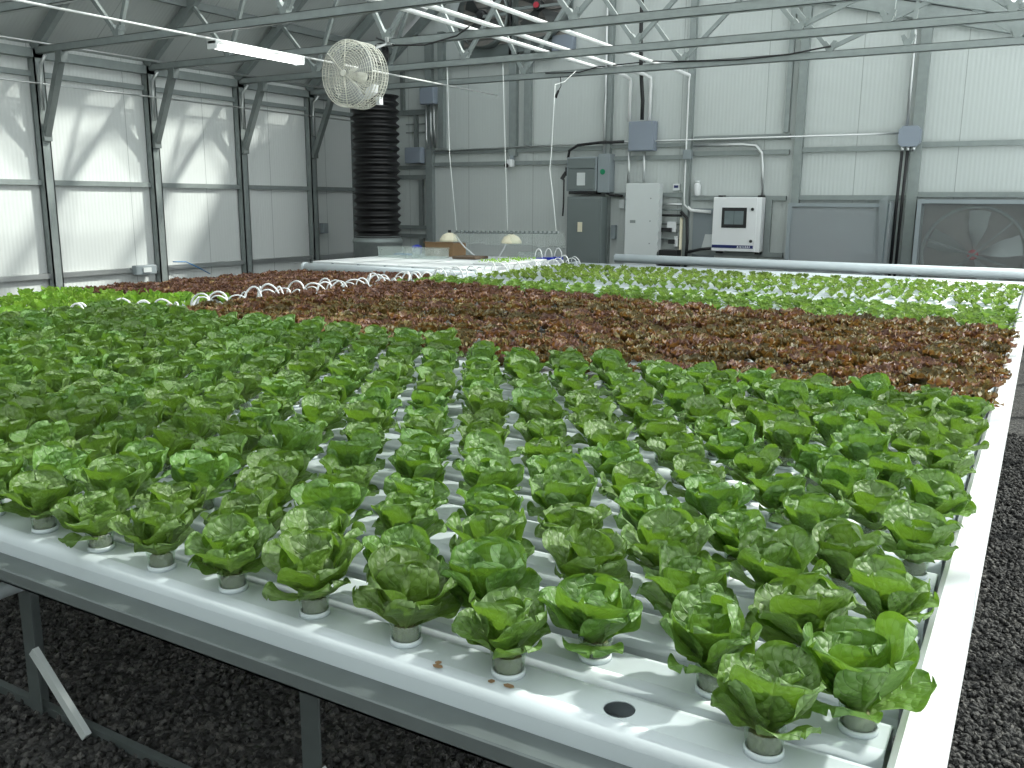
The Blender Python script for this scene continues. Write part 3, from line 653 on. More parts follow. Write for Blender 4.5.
exhaust_fan(-2.62, -1.42, .42, 1.63, 'square exhaust fan behind cloudy plastic, left of the dark post', film2, 0)
exhaust_fan(-1.10, .18, .40, 1.68, 'square exhaust fan with visible blades, right end of the back wall', glassy('thin_dusty_film', (.86, .88, .88), .14, .5, .5), 0)
b = MB(); b.prism([(-1.44, .45), (-1.42, 1.72), (-1.47, 1.70), (-1.52, 1.66)], 'y', 10.62, 10.66); b.prism([(-1.42, .45), (-1.385, .45), (-1.375, 1.60), (-1.40, 1.66)], 'y', 10.60, 10.9); single('plastic_flap', b, M['film'], 'crumpled plastic sheet edge sticking up beside the left exhaust fan', 'plastic sheet')
# high exhaust fans
for cx, cz, lab in ((-7.32, 4.33, 'high brown exhaust fan on the back wall, left of the pair'), (-6.36, 4.38, 'high brown exhaust fan on the back wall, right of the pair')):
    t = thing('exhaust_fan', (cx, 10.85, cz - .5), lab, 'exhaust fan', 'high exhaust fans on the back wall')
    b = MB(); b.box(cx - .47, cx + .47, 10.93, 10.96, cz - .58, cz + .5); obj('back_plate', b, M['cabdark'], t)
    b = MB(); b.lathe([(.43, 0), (.45, .02), (.45, .16), (.40, .17)], (cx, 10.76, cz), 'y', 40, cap=False); obj('orifice_ring', b, M['steel_dark'], t)
    b = MB()
    for k in range(9): b.box(cx - .40, cx + .40, 10.905, 10.93, cz - .40 + k * .09, cz - .40 + k * .09 + .075)
    obj('louver', b, M['louver'], t)
    b = MB(); b.lathe([(.05, 0), (.08, .02), (.08, .10), (.05, .12)], (cx, 10.72, cz), 'y', 20); obj('motor', b, M['black'], t)
    b = MB(); b.lathe([(.04, 0), (.045, .02)], (cx + .0, 10.70, cz), 'y', 16); obj('hub', b, M['red'] if cx > -7 else M['black'], t)
    for k in range(4):
        b = MB(); a0 = k * PI / 2 + .9
        for i in range(6):
            r = .07 + .30 * i / 5
            for j in range(4):
                a = a0 + (j / 3 - .5) * .62; b.v.append((cx + r * math.cos(a), 10.82 + (j / 3 - .5) * .08, cz + r * math.sin(a)))
        for i in range(5):
            for j in range(3): q = i * 4 + j; b.face([q, q + 1, q + 5, q + 4], None, True)
        obj('fan_blade', b, M['bladedark'], t, recalc=False)
    b = MB(); b.bar((cx - .45, 10.74, cz - .02), (cx + .45, 10.74, cz - .02), .03, .04); obj('motor_strut', b, M['steel_dark'], t)
line_thing('power_cable', [(-6.84, 10.8, 4.9), (-6.84, 10.8, 3.7)], .022, M['black'], 'thick black upright cable between the two high exhaust fans', 'cable')

# ------------------------------------------------------------------ main bed
ZT = .90                       # top of the channels
P = .1553
NROW = 58
def rowy(j): return -.118 if j == 0 else (j - 1) * P        # j = 0 is the front channel
XC0, XC1 = -4.58, .146
def chan_profile(w=.110, h=.052, r=.024):
    pts = []
    for cx, cz, a0 in ((w / 2 - r, -r, 0), (-w / 2 + r, -r, 90)):
        for k in range(5):
            a = math.radians(a0 + k * 22.5); pts.append((cx + r * math.cos(a), cz + r * math.sin(a)))
    pts += [(-w / 2, -h), (w / 2, -h)]
    return pts
def channel_mesh(L0, L1, hole=None):
    b = MB(); pr_ = chan_profile(); n = len(pr_); t_ = .003
    xs = [L0, L1]
    inner = [(p[0] * (1 - 2 * t_ / .11), (p[1] + .026) * (1 - 2 * t_ / .052) - .026) for p in pr_]
    base = 0
    for x in (L0, L1):
        for q in pr_: b.v.append((x, q[0], q[1]))
    for i in range(n): b.face([i, (i + 1) % n, n + (i + 1) % n, n + i], None, i not in (4, 9, 10, 11))
    m0 = len(b.v)
    for x in (L0, L1):
        for q in inner: b.v.append((x, q[0], q[1]))
    for i in range(n): b.face([m0 + (i + 1) % n, m0 + i, m0 + n + i, m0 + n + (i + 1) % n])
    for e in (0, n):       # end rims
        for i in range(n): b.face([e + i, m0 + e + i, m0 + e + (i + 1) % n, e + (i + 1) % n])
    # end cap at the feed end only
    b.face([m0 + i for i in range(n)])
    return b
cme = mesh_of('growing_channel', channel_mesh(0, XC1 - XC0), M['channel']); fixn(cme)
def cname(j):
    if j == 0: return 'white front channel of the main bed, with one empty dark hole'
    if j <= 14: return 'white channel holding romaine, %s from the front edge' % ordw(j + 1)
    if j <= 29: return 'white channel under the red lettuce, %s from the front edge' % ordw(j + 1)
    if j <= 37: return 'white channel under the young green lettuce, %s from the front edge' % ordw(j + 1)
    return 'white channel at the far end of the main bed, %s from the front edge' % ordw(j + 1)
chan0 = None
for j in range(NROW):
    if j == 0:
        me = cme.copy(); o = bpy.data.objects.new('growing_channel', me); COL.objects.link(o)
        # cut the empty hole at the second plant place
        cb = MB(); cb.lathe([(.0235, -.02), (.0235, .03)], (-.205 - XC0, -.005, 0), 'z', 28); cm = mesh_of('c', cb, M['darkin']); fixn(cm)
        co = bpy.data.objects.new('c', cm); COL.objects.link(co)
        md = o.modifiers.new('b', 'BOOLEAN'); md.object = co; md.operation = 'DIFFERENCE'; md.solver = 'EXACT'
        dg = bpy.context.evaluated_depsgraph_get(); dg.update()
        nm = bpy.data.meshes.new_from_object(o.evaluated_get(dg)); o.modifiers.clear(); o.data = nm
        bpy.data.objects.remove(co)
        bpy.data.meshes.remove(cm)
    elif j == 1:
        o = bpy.data.objects.new('growing_channel', cme); COL.objects.link(o); chan0 = o
    else:
        o = chan0.copy(); COL.objects.link(o)
    o.location = (XC0, rowy(j), ZT)
    tag(o, cname(j), 'growing channel', 'white growing channels of the main bed')
# dirt specks on the front channel
for k, (x, y) in enumerate(((-.508, -.150), (-.502, -.160), (-.405, -.155), (-.375, -.153), (.0, 0))[:4]):
    b = MB(); zz = ZT + .0005
    b.v += [(x + .010 * math.cos(a) * (1 if k % 2 else .6), y + .006 * math.sin(a), zz + .001) for a in np.linspace(0, 2 * PI, 7)[:-1]]; b.face(list(range(6)))
    b.v += [(x, y, zz)]; 
    for i in range(6): b.face([i, (i + 1) % 6, 6])
    tag(obj('dirt_speck', b, M['card']), 'tiny brown dirt flake on the front channel, %s from the left' % ordw(k + 1), 'dirt flake', 'brown flakes on the front channel')

# gutter
XG0, XG1 = .147, .216
b = MB(); prof = [(XG0, .795), (XG0, .862), (XG0 + .008, .868), (XG0 + .008, .912), (XG0 + .018, .922), (XG1 - .012, .922), (XG1, .910), (XG1, .795), (XG1 - .01, .785), (XG0 + .01, .785)]
b.prism(prof, 'y', -.9, 9.05); single('drain_gutter', b, M['gutter'], 'long white drain gutter along the right side of the main bed', 'gutter')
b = MB(); b.tube([(-4.25, 8.98, .955), (.45, 8.98, .955)], .052, 20); single('white_pipe', b, M['pvc'], 'fat white pipe lying across the far end of the main bed', 'pipe')

# frame of the bed
t = thing('bed_frame', (-2.2, 4.4, 0), 'galvanised steel frame and legs carrying the main bed', 'bed frame')
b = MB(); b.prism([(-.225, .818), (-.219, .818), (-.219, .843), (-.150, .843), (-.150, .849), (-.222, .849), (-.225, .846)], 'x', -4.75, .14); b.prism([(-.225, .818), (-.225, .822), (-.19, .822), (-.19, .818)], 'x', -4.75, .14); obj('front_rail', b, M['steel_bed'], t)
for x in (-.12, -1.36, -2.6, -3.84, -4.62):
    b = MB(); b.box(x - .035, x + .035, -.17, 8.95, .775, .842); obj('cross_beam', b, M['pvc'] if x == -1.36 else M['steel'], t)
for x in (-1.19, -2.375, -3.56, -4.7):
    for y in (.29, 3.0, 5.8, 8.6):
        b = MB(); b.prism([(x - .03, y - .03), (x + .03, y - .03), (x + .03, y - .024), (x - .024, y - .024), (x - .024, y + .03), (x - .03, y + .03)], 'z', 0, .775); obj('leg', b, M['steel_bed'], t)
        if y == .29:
            b = MB(); b.bar((x + .03, y - .035, .235), (x + .265, y - .035, .012), .02, .032); obj('foot_brace', b, M['sheetwhite'], t)  # brace coloured white to stand for sun falling on the steel
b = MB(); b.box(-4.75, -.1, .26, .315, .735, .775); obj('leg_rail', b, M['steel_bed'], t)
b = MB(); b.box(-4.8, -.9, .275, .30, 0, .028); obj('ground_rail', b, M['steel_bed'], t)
line_thing('drain_pipe', [(-2.37, -.4, .455), (-2.37, .255, .455)], .026, M['pvc'], 'white pipe under the bed at the left, meeting the steel leg', 'pipe')
line_thing('irrigation_line', [(-2.6, -.10, .768), (-1.8, -.09, .745), (-1.2, -.09, .73), (-.5, -.09, .74), (0, -.08, .765)], .006, M['black'], 'thin black line sagging under the front rail', 'hose')

# ------------------------------------------------------------------ side bed (left of the hoses), tilting gently down to the left
T2 = math.radians(-1.6)
X2A, X2B = -7.1, -4.84
def z2(x): return .855 - .03 * (X2B - x)
J2 = list(range(9, 40))                # rows y = 1.4 .. 6.6
c2 = mesh_of('growing_channel', channel_mesh(0, X2B - X2A), M['channel']); fixn(c2)
ch2 = None
for k, j in enumerate(J2):
    if ch2 is None: o = bpy.data.objects.new('growing_channel', c2); COL.objects.link(o); ch2 = o
    else: o = ch2.copy(); COL.objects.link(o)
    o.location = (X2A, j * P, z2(X2A)); o.rotation_euler = (0, -math.atan(.03), 0)
    tag(o, 'white channel of the side bed left of the hoses, %s from the near end' % ordw(k + 1), 'growing channel', 'white growing channels of the side bed')
t = thing('bed_frame', (-6, 4, 0), 'steel frame under the side bed by the left wall', 'bed frame')
for x in (-6.9, -5.0):
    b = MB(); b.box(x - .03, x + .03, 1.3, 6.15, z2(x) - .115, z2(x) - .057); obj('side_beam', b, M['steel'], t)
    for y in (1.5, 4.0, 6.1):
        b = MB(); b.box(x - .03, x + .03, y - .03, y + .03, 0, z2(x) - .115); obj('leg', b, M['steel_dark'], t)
b = MB(); b.tube([(X2A - .04, 1.2, z2(X2A) - .01), (X2A - .04, 6.15, z2(X2A) - .01)], .045, 14); single('drain_gutter', b, M['gutter'], 'white drain pipe along the left side of the side bed', 'gutter')

# supply header and feed hoses
b = MB(); b.tube([(-4.70, 1.0, .885), (-4.70, 8.85, .885)], .022, 12); single('supply_pipe', b, M['pvc'], 'white supply pipe running between the two beds under the hose loops', 'pipe')
def hose_mesh(dirx, seed):
    r = random.Random(seed); pts = []
    hx = (.11 + r.uniform(-.015, .02)) * dirx; hh = .085 + r.uniform(-.015, .02); sy = r.uniform(-.02, .05)
    for k in range(11):
        a = PI * k / 10; pts.append((hx * (1 - math.cos(a)) / 2, sy * math.sin(a) + .03 * k / 10, .03 + hh * math.sin(a) - .035 * k / 10))
    b = MB(); b.tube(pts, .0065, 6); me = mesh_of('feed_hose', b, M['pipe_white']); fixn(me); return me
hm = {1: [hose_mesh(1.35, s) for s in (1, 2, 3)], -1: [hose_mesh(-1.2, s) for s in (4, 5, 6)]}
h0 = None
for d, js in ((1, range(8, NROW)), (-1, range(0, 31))):
    for k, j in enumerate(js):
        y = rowy(j) if d == 1 else J2[j] * P
        me = hm[d][k % 3]
        if h0 is None: o = bpy.data.objects.new('feed_hose', me); COL.objects.link(o); h0 = o
        else: o = h0.copy(); o.data = me; COL.objects.link(o)
        o.location = (-4.70 + .0 * d, y - .02, .888); o.rotation_euler = (0, 0, rnd.uniform(-.7, .7)); o.scale = (rnd.uniform(.8, 1.2), 1, rnd.uniform(.6, 1.15))
        if d == 1: tag(o, 'white feed hose loop into the main bed, %s from the near end' % ordw(k + 1), 'hose', 'feed hoses of the main bed')
        else: tag(o, 'white feed hose loop into the side bed, %s from the near end' % ordw(k + 1), 'hose', 'feed hoses of the side bed')

# ------------------------------------------------------------------ plants
def nz3(x, y, z): return mnoise.noise(Vector((x, y, z)))
def add_leaf(b, L_, W, th0, curl, az, seed, nu=14, nv=12, cup=.35, ruffle=.004, puck=.003, base_r=.006, z0=0, tipcurl=0., petiole=.16, frill=0., lobes=0):
    """leaf growing from the crown: th0 = start angle from the vertical, curl = further bend along the leaf"""
    r0, zz = base_r, z0; path = []
    for i in range(nu + 1):
        q = 1 - (1 - i / nu) ** 1.45; dq = (1 - (1 - (i + 1) / nu) ** 1.45 - q) if i < nu else 0
        th = th0 + curl * q + tipcurl * max(0, q - .7) / .3
        path.append((r0, zz, th)); r0 += L_ * dq * math.sin(th); zz += L_ * dq * math.cos(th)
    base = len(b.v); ca, sa = math.cos(az), math.sin(az)
    for i in range(nu + 1):
        q = 1 - (1 - i / nu) ** 1.45; r, z, th = path[i]
        if q < .6: w = petiole + (1 - petiole) * (1 - math.cos(PI * q / .6)) / 2
        else: w = max(0, 1 - ((q - .6) / .403) ** 2.4) ** .5
        if lobes: w *= 1 + .16 * math.sin(q * lobes * 2 * PI + seed)
        w = max(w, .03) * W
        n_ = (-math.cos(th), math.sin(th))          # towards the upper/inner face, in (r, z)
        for j in range(nv + 1):
            s = 2 * j / nv - 1; lat = w * math.sin(s * 1.35) / math.sin(1.35)
            off = cup * w * s * s
            off += puck * (nz3(lat * 55 + seed * 3, q * L_ * 55, seed) + .6 * abs(nz3(lat * 110, q * L_ * 110, seed + 5))) * (1 - .2 * abs(s))
            e = abs(s) ** 3 * min(1, q * 2)
            off += ruffle * e * math.sin(q * 11 + seed * 2 + (1 if s > 0 else 0) * 2.1)
            if q > .85: off += ruffle * .8 * math.sin(s * 6 + seed) * (q - .85) / .15
            if frill:
                e2 = max(abs(s) ** 2, max(0, (q - .7) / .3)) * min(1, q * 1.6)
                off += frill * e2 * math.sin(q * 34 + s * 13 + seed * 3)
                lat *= 1 + .14 * e2 * math.sin(q * 29 + seed)
            off -= .05 * w * (1 if abs(s) < .12 else 0)
            rr = r + n_[0] * off; z_ = z + n_[1] * off
            b.v.append((rr * ca - lat * sa, rr * sa + lat * ca, z_))
    for i in range(nu):
        for j in range(nv):
            a = base + i * (nv + 1) + j
            q0 = 1 - (1 - i / nu) ** 1.45; q1 = 1 - (1 - (i + 1) / nu) ** 1.45 if i < nu - 1 else 1.; uv = [(j / nv, q0), ((j + 1) / nv, q0), ((j + 1) / nv, q1), (j / nv, q1)]
            b.face([a, a + 1, a + nv + 2, a + nv + 1], uv, True)

def romaine(seed, lo=False):
    r = random.Random(seed); b = MB(); nu, nv = (8, 6) if lo else (20, 16)
    a = r.uniform(0, 6.28); G = 2.4
    spec = [(.095, .045, 56, 10, .16)] * 3 + [(.118, .056, 37, 8, .24)] * 3 + [(.124, .056, 18, 8, .34)] * 2 + [(.104, .047, 8, 4, .48)] * 2 + [(.066, .034, 0, 4, .6)] * 1
    for k, (L_, W, th, cu, cup) in enumerate(spec):
        a += G + r.uniform(-.25, .25)
        add_leaf(b, L_ * r.uniform(.9, 1.12), W * r.uniform(.92, 1.15), math.radians(th + r.uniform(-8, 8)), math.radians(cu + r.uniform(-8, 10)), a, seed * 7.3 + k * 1.7, nu, nv, cup, .0075, .0028, .004, 0.0, math.radians(r.uniform(-15, 38)), .22)
    return b
def redlet(seed, lo=False):
    r = random.Random(seed); b = MB(); nu, nv = (6, 6) if lo else (9, 8); a = r.uniform(0, 6)
    for k in range(16):
        g = k / 15; a += 2.4 + r.uniform(-.3, .3)
        add_leaf(b, (.105 - .035 * g) * r.uniform(.9, 1.15), .036 * r.uniform(.85, 1.2) * (1 - .2 * g), math.radians(58 - 48 * g + r.uniform(-8, 8)), math.radians(22), a, seed * 5 + k, nu, nv, .15, .004, .003, .004, .0, math.radians(r.uniform(0, 40)), .25, frill=.012)
    return b
def green(seed, n=8, L_=.075, W=.026, lo=False, tall=0.):
    r = random.Random(seed); b = MB(); a = r.uniform(0, 6); nu, nv = (4, 4) if lo else (6, 6)
    for k in range(n):
        g = k / max(1, n - 1); a += 2.4 + r.uniform(-.3, .3)
        add_leaf(b, L_ * (1 - .25 * g) * r.uniform(.85, 1.2), W * r.uniform(.85, 1.2), math.radians((52 - 42 * g) * (1 - tall) + r.uniform(-8, 8)), math.radians(24 * (1 - tall)), a, seed * 3 + k, nu, nv, .2, .003, .002, .003, 0, 0, .22, frill=.004)
    return b

def pm(name, b, mat): return mesh_of(name, b, mat)
rom = [pm('leaf_head', romaine(s), M['romaine']) for s in range(1, 9)]
red = [pm('red_lettuce', redlet(s), M['redleaf']) for s in range(1, 6)]
dkg = [pm('young_lettuce', green(s, 9, .07, .022), M['darkgreen']) for s in range(1, 5)]
pal = [pm('lettuce_seedling', green(s, 7, .052, .015, tall=.1), M['palegreen']) for s in range(1, 5)]
lim = [pm('lime_lettuce', green(s, 9, .10, .026, tall=.45), M['lime']) for s in range(1, 5)]

# cup parts (origin on the channel top)
b = MB(); b.lathe([(.0235, 0.001), (.0265, .026), (.0285, .034), (.0285, .037), (.0255, .036), (.0215, .004)], (0, 0, 0), 'z', 20); cup_me = mesh_of('net_pot', b, M['cup']); fixn(cup_me)
b = MB(); b.lathe([(.0200, .002), (.0222, .014), (.0215, .026), (.012, .031), (.004, .032)], (0, 0, 0), 'z', 16); plug_me = mesh_of('growing_plug', b, M['plug']); fixn(plug_me)
b = MB(); b.lathe([(.0272, 0), (.0272, .007), (.0262, .009), (.0245, .009), (.0245, 0)], (0, 0, 0), 'z', 20); col_me = mesh_of('pot_collar', b, M['pvc']); fixn(col_me)

def visible(p, m=70):
    x, y, z = proj(p); return z > .2 and -m < x < 1024 + m and -m < y < 768 + m

def join_stuff(name, items, mat, label, cat):
    """items: (mesh, matrix 4x4); bakes them into one object"""
    vs, fs, uvs = [], [], []; nv = 0
    cache = {}
    for me, mt in items:
        if me.name not in cache:
            co = np.empty(len(me.vertices) * 3); me.vertices.foreach_get('co', co)
            lt = np.empty(len(me.loops), dtype=np.int64); me.loops.foreach_get('vertex_index', lt)
            uu = np.empty(len(me.loops) * 2); me.uv_layers[0].data.foreach_get('uv', uu)
            cache[me.name] = (co.reshape(-1, 3), lt.reshape(-1, 4), uu)
        co, lt, uu = cache[me.name]; A = np.array(mt)
        vs.append(co @ A[:3, :3].T + A[:3, 3]); fs.append(lt + nv); uvs.append(uu); nv += len(co)
    V = np.concatenate(vs); Fc = np.concatenate(fs); U = np.concatenate(uvs)
    me = bpy.data.meshes.new(name); me.vertices.add(len(V)); me.vertices.foreach_set('co', V.ravel())
    me.loops.add(Fc.size); me.loops.foreach_set('vertex_index', Fc.ravel().astype(np.int32))
    me.polygons.add(len(Fc)); me.polygons.foreach_set('loop_start', np.arange(0, Fc.size, 4, dtype=np.int32))
    me.polygons.foreach_set('use_smooth', np.ones(len(Fc), dtype=bool))
    me.update(calc_edges=True); uvl = me.uv_layers.new(name='UVMap'); uvl.data.foreach_set('uv', U)
    me.materials.append(mat); me.validate()
    o = bpy.data.objects.new(name, me); COL.objects.link(o)
    return tag(o, label, cat, kind='stuff')

# romaine: rows 0..14, half-step stagger
spots = []
for j in range(0, 16):
    start = 0 if j in (0,) or (j - 1) % 2 == 1 else 1
    i = start; n = 1
    while i * .1 > -4.55:
        x, y = i * .1 + rnd.uniform(-.005, .005), rowy(j) + (rnd.uniform(-.004, .004))
        if not (j == 0 and i == -2) and not (j == 15 and x > -1.9):
            if visible((x, y, ZT + .08), 60): spots.append((x, y, j, n))
        i -= 2; n += 1
spots.sort(key=lambda s: proj((s[0], s[1], ZT))[2])
def place(proto_root, loc, rz, sc): pass
P0 = None
DROP = .025
for k, (x, y, j, n) in enumerate(spots[:300]):
    if P0 is None:
        root = bpy.data.objects.new('romaine_lettuce', None); COL.objects.link(root); root.empty_display_size = .03
        kids = []
        for nm, me in (('leaf_head', rom[0]), ('net_pot', cup_me), ('pot_collar', col_me), ('growing_plug', plug_me)):
            c = bpy.data.objects.new(nm, me); COL.objects.link(c); c.parent = root; kids.append(c)
        kids[0].location = (0, 0, DROP); P0 = (root, kids)
    else:
        root = P0[0].copy(); COL.objects.link(root); kids = []
        for c0 in P0[1]:
            c = c0.copy(); COL.objects.link(c); c.parent = root; kids.append(c)
    root.location = (x, y, ZT + .0005)
    kids[0].data = rom[rnd.randrange(8)]
    s = rnd.uniform(.84, 1.0) * (1.06 if y < .3 else 1.0)
    kids[0].scale = (s, s, s * rnd.uniform(.92, 1.08)); kids[0].rotation_euler = (rnd.uniform(-.14, .14), rnd.uniform(-.14, .14), rnd.uniform(0, 6.28))
    nn = n if j > 0 or n < 2 else n - 1
    rowt = 'front channel' if j == 0 else '%s channel back' % ordw(j + 1)
    lab = 'green romaine lettuce in the %s, %s plant from the right gutter' % (rowt, ordw(nn))
    tag(root, lab, 'lettuce', 'romaine lettuces of the main bed')
items = []
for x, y, j, n in spots[300:]:
    s = rnd.uniform(.9, 1.1)
    items.append((rom[rnd.randrange(8)], Matrix.Translation((x, y, ZT + DROP)) @ Matrix.Rotation(rnd.uniform(0, 6.28), 4, 'Z') @ Matrix.Scale(s, 4)))
if items: join_stuff('romaine_lettuce_mass', items, M['romaine'], 'crowd of small romaine heads at the far edge of the romaine block', 'lettuce')

def scatter(spots, meshes, name, label, group, cat, mat, stufflabel, scl=(.9, 1.12), tilt=.1, dz=.012):
    spots = [s for s in spots if visible(s, 30)]
    spots.sort(key=lambda s: proj(s)[2])
    o0 = None
    for x, y, z in spots[:300]:
        me = meshes[rnd.randrange(len(meshes))]
        if o0 is None: o = bpy.data.objects.new(name, me); COL.objects.link(o); o0 = o
        else: o = o0.copy(); o.data = me; COL.objects.link(o)
        o.location = (x, y, z + dz - .012); s = rnd.uniform(*scl); o.scale = (s, s, s * rnd.uniform(.9, 1.1)); o.rotation_euler = (rnd.uniform(-tilt, tilt), rnd.uniform(-tilt, tilt), rnd.uniform(0, 6.28))
        tag(o, label(x, y) if callable(label) else label, cat, group(x, y) if callable(group) else group)
    rest = spots[300:]
    if rest:
        it = [(meshes[rnd.randrange(len(meshes))], Matrix.Translation((x, y, z + dz - .012)) @ Matrix.Rotation(rnd.uniform(0, 6.28), 4, 'Z') @ Matrix.Scale(rnd.uniform(*scl), 4)) for x, y, z in rest]
        join_stuff(name + '_mass', it, mat, stufflabel, cat)

def block(j0, j1, x0, x1, step, yfun, zfun, jit=.01, ph=0):
    out = []
    for j in range(j0, j1):
        x = x1 - (step / 2 if (j + ph) % 2 else 0)
        while x > x0:
            out.append((x + rnd.uniform(-jit, jit), yfun(j) + rnd.uniform(-.008, .008), zfun(x))); x -= step
    return out
main_red = [p for p in block(15, 33, XC0 + .08, .10, .2, rowy, lambda x: ZT + .001) if (p[1] > rowy(15) + .07 or p[0] > -1.9) and p[1] < rowy(29) + .07 + P * (p[0] < -1.5) + P * (p[0] < -2.4) + P * (p[0] < -3.2)]
side_red = block(24, 40, X2A + .08, X2B - .08, .2, lambda j: j * P, lambda x: z2(x) + .001)
scatter(main_red + side_red, red, 'red_lettuce',
        lambda x, y: 'frilly dark red lettuce in the wide red block behind the romaine' if x > -4.7 else 'frilly dark red lettuce in the far red block of the side bed',
        lambda x, y: 'red lettuces of the main bed' if x > -4.7 else 'red lettuces of the side bed', 'lettuce', M['redleaf'], 'dense mass of small red lettuces at the far side of the red blocks', (.92, 1.2))
scatter([p for p in block(30, 38, XC0 + .08, .10, .125, rowy, lambda x: ZT + .001, .04) if p[1] > rowy(29) + .07 + P * (p[0] < -1.5) + P * (p[0] < -2.4) + P * (p[0] < -3.2)], dkg, 'young_lettuce', 'young mid-green lettuce in the strip just behind the red block', 'young green lettuces of the main bed', 'lettuce', M['darkgreen'], 'young green lettuces', (1., 1.25))
scatter(block(41, 53, XC0 + .08, .10, .1, rowy, lambda x: ZT + .001, .045), pal, 'lettuce_seedling', 'small pale yellow-green seedling near the far end of the main bed', 'pale seedlings of the main bed', 'seedling', M['palegreen'], 'pale seedlings', (.85, 1.2))
scatter(block(9, 23, X2A + .08, X2B - .08, .2, lambda j: j * P, lambda x: z2(x) + .001) , lim, 'lime_lettuce', 'bright lime green upright lettuce in the side bed beyond the hoses', 'lime lettuces of the side bed', 'lettuce', M['lime'], 'lime lettuces', (.9, 1.2), .2)

# ------------------------------------------------------------------ seedling table
TX0, TX1, TY0, TY1, TZ = -7.1, -4.84, 6.72, 8.75, .93
t = thing('seedling_table', (-6.05, 7.9, 0), 'white topped table beyond the red lettuce with boxes and lamps on it', 'table')
b = MB(); b.box(TX0, TX1, TY0, TY1, TZ - .05, TZ, .006); obj('table_top', b, M['foam'], t)
b = MB()
for k in range(6): b.box(TX0 + .3 + k * .38, TX0 + .33 + k * .38, TY0 - .012, TY0, TZ - .05, TZ - .01)
obj('edge_clip', b, M['boxgrey'], t)
for k in range(3):
    b = MB(); x = TX0 + .62 * (k + 1); b.box(x - .008, x + .008, TY0 + .02, TY1 - .02, TZ, TZ + .002); obj('panel_joint', b, M['steel'], t)
for x in (TX0 + .1, TX1 - .1):
    for y in (TY0 + .15, TY1 - .1):
        b = MB(); b.box(x - .03, x + .03, y - .03, y + .03, 0, TZ - .05); obj('leg', b, M['steel_dark'], t)
b = MB(); b.tube([(TX0 - .02, TY0 - .10, .865), (TX1 + .06, TY0 - .10, .865)], .05, 18); b.tube([(TX0 - .045, TY0 - .10, .865), (TX0 - .0, TY0 - .10, .865)], .056, 18); single('white_pipe', b, M['pvc'], 'fat white pipe along the front of the seedling table', 'pipe')
# objects on the table
def on(p): return TZ + .003
b = MB(); b.box(-6.66, -6.22, 8.35, 8.65, TZ, TZ + .17, .004); 
t = thing('cardboard_box', (-6.44, 8.5, TZ), 'brown cardboard box on the seedling table', 'box')
obj('carton', b, M['card'], t)
b = MB(); b.bar((-6.66, 8.36, TZ + .175), (-6.22, 8.36, TZ + .175), .08, .006); obj('flap', b, M['card'], t)
def lidbox(x0, x1, y0, y1, h, lab):
    t = thing('clear_box', ((x0 + x1) / 2, (y0 + y1) / 2, TZ), lab, 'plastic box')
    b = MB(); b.box(x0, x1, y0, y0 + .006, TZ + .003, TZ + h); b.box(x0, x1, y1 - .006, y1, TZ + .003, TZ + h); b.box(x0, x0 + .006, y0, y1, TZ + .003, TZ + h); b.box(x1 - .006, x1, y0, y1, TZ + .003, TZ + h); obj('tub', b, M['clear'], t)
    b = MB(); b.box(x0 - .01, x1 + .01, y0 - .01, y1 + .01, TZ + h, TZ + h + .012); obj('lid', b, M['clear'], t)
lidbox(-6.95, -6.52, 7.75, 8.05, .12, 'clear plastic box on the seedling table in front of the carton')
lidbox(-6.42, -6.08, 7.75, 8.05, .12, 'clear plastic box on the seedling table, right of the other clear box')
b = MB(); b.box(-6.0, -5.66, 8.0, 8.3, TZ + .003, TZ + .035, .008); single('brown_tray', b, M['traybrown'], 'flat brown tray on the seedling table', 'tray')
def lamp(x, y, bx, lab):
    t = thing('clip_lamp', (bx, y, TZ), lab, 'lamp')
    b = MB(); b.lathe([(.045, .003), (.045, .015), (.01, .02)], (bx, y, TZ), 'z', 16); obj('base', b, M['white'], t)
    b = MB(); b.tube([(bx, y, TZ + .015), ((bx * .6 + x * .4), y, TZ + .12), (x + (bx - x) * .25, y, TZ + .25)], .009, 8); obj('arm', b, M['white'], t)
    b = MB(); b.lathe([(.13, .19), (.125, .22), (.09, .27), (.04, .295), (.02, .30), (.018, .285), (.04, .28), (.085, .258), (.12, .21), (.125, .19)], (x, y, TZ), 'z', 24); obj('lamp_shade', b, M['shade'], t)
    b = MB(); b.lathe([(.02, .298), (.02, .33), (.01, .335)], (x, y, TZ), 'z', 12); obj('socket', b, M['black'], t)
lamp(-6.34, 8.45, -5.95, 'cream shaded clip lamp on the table behind the cardboard box')
lamp(-5.42, 8.45, -5.60, 'cream shaded clip lamp on the table right of the brown tray')
# flat of seedlings with a lid
t = thing('seedling_flat', (-5.05, 8.2, TZ), 'shallow tray of green sprouts at the right end of the table', 'seedling tray')
b = MB(); b.box(-5.25, -4.84, 7.3, 8.3, TZ + .003, TZ + .025, .004); obj('tray', b, M['white'], t)
b = MB(); r = random.Random(3)
for k in range(160): add_leaf(b, .035, .009, r.uniform(.2, 1.2), .5, r.uniform(0, 6.28), k, 3, 2, .2, 0, 0, .002, 0); 
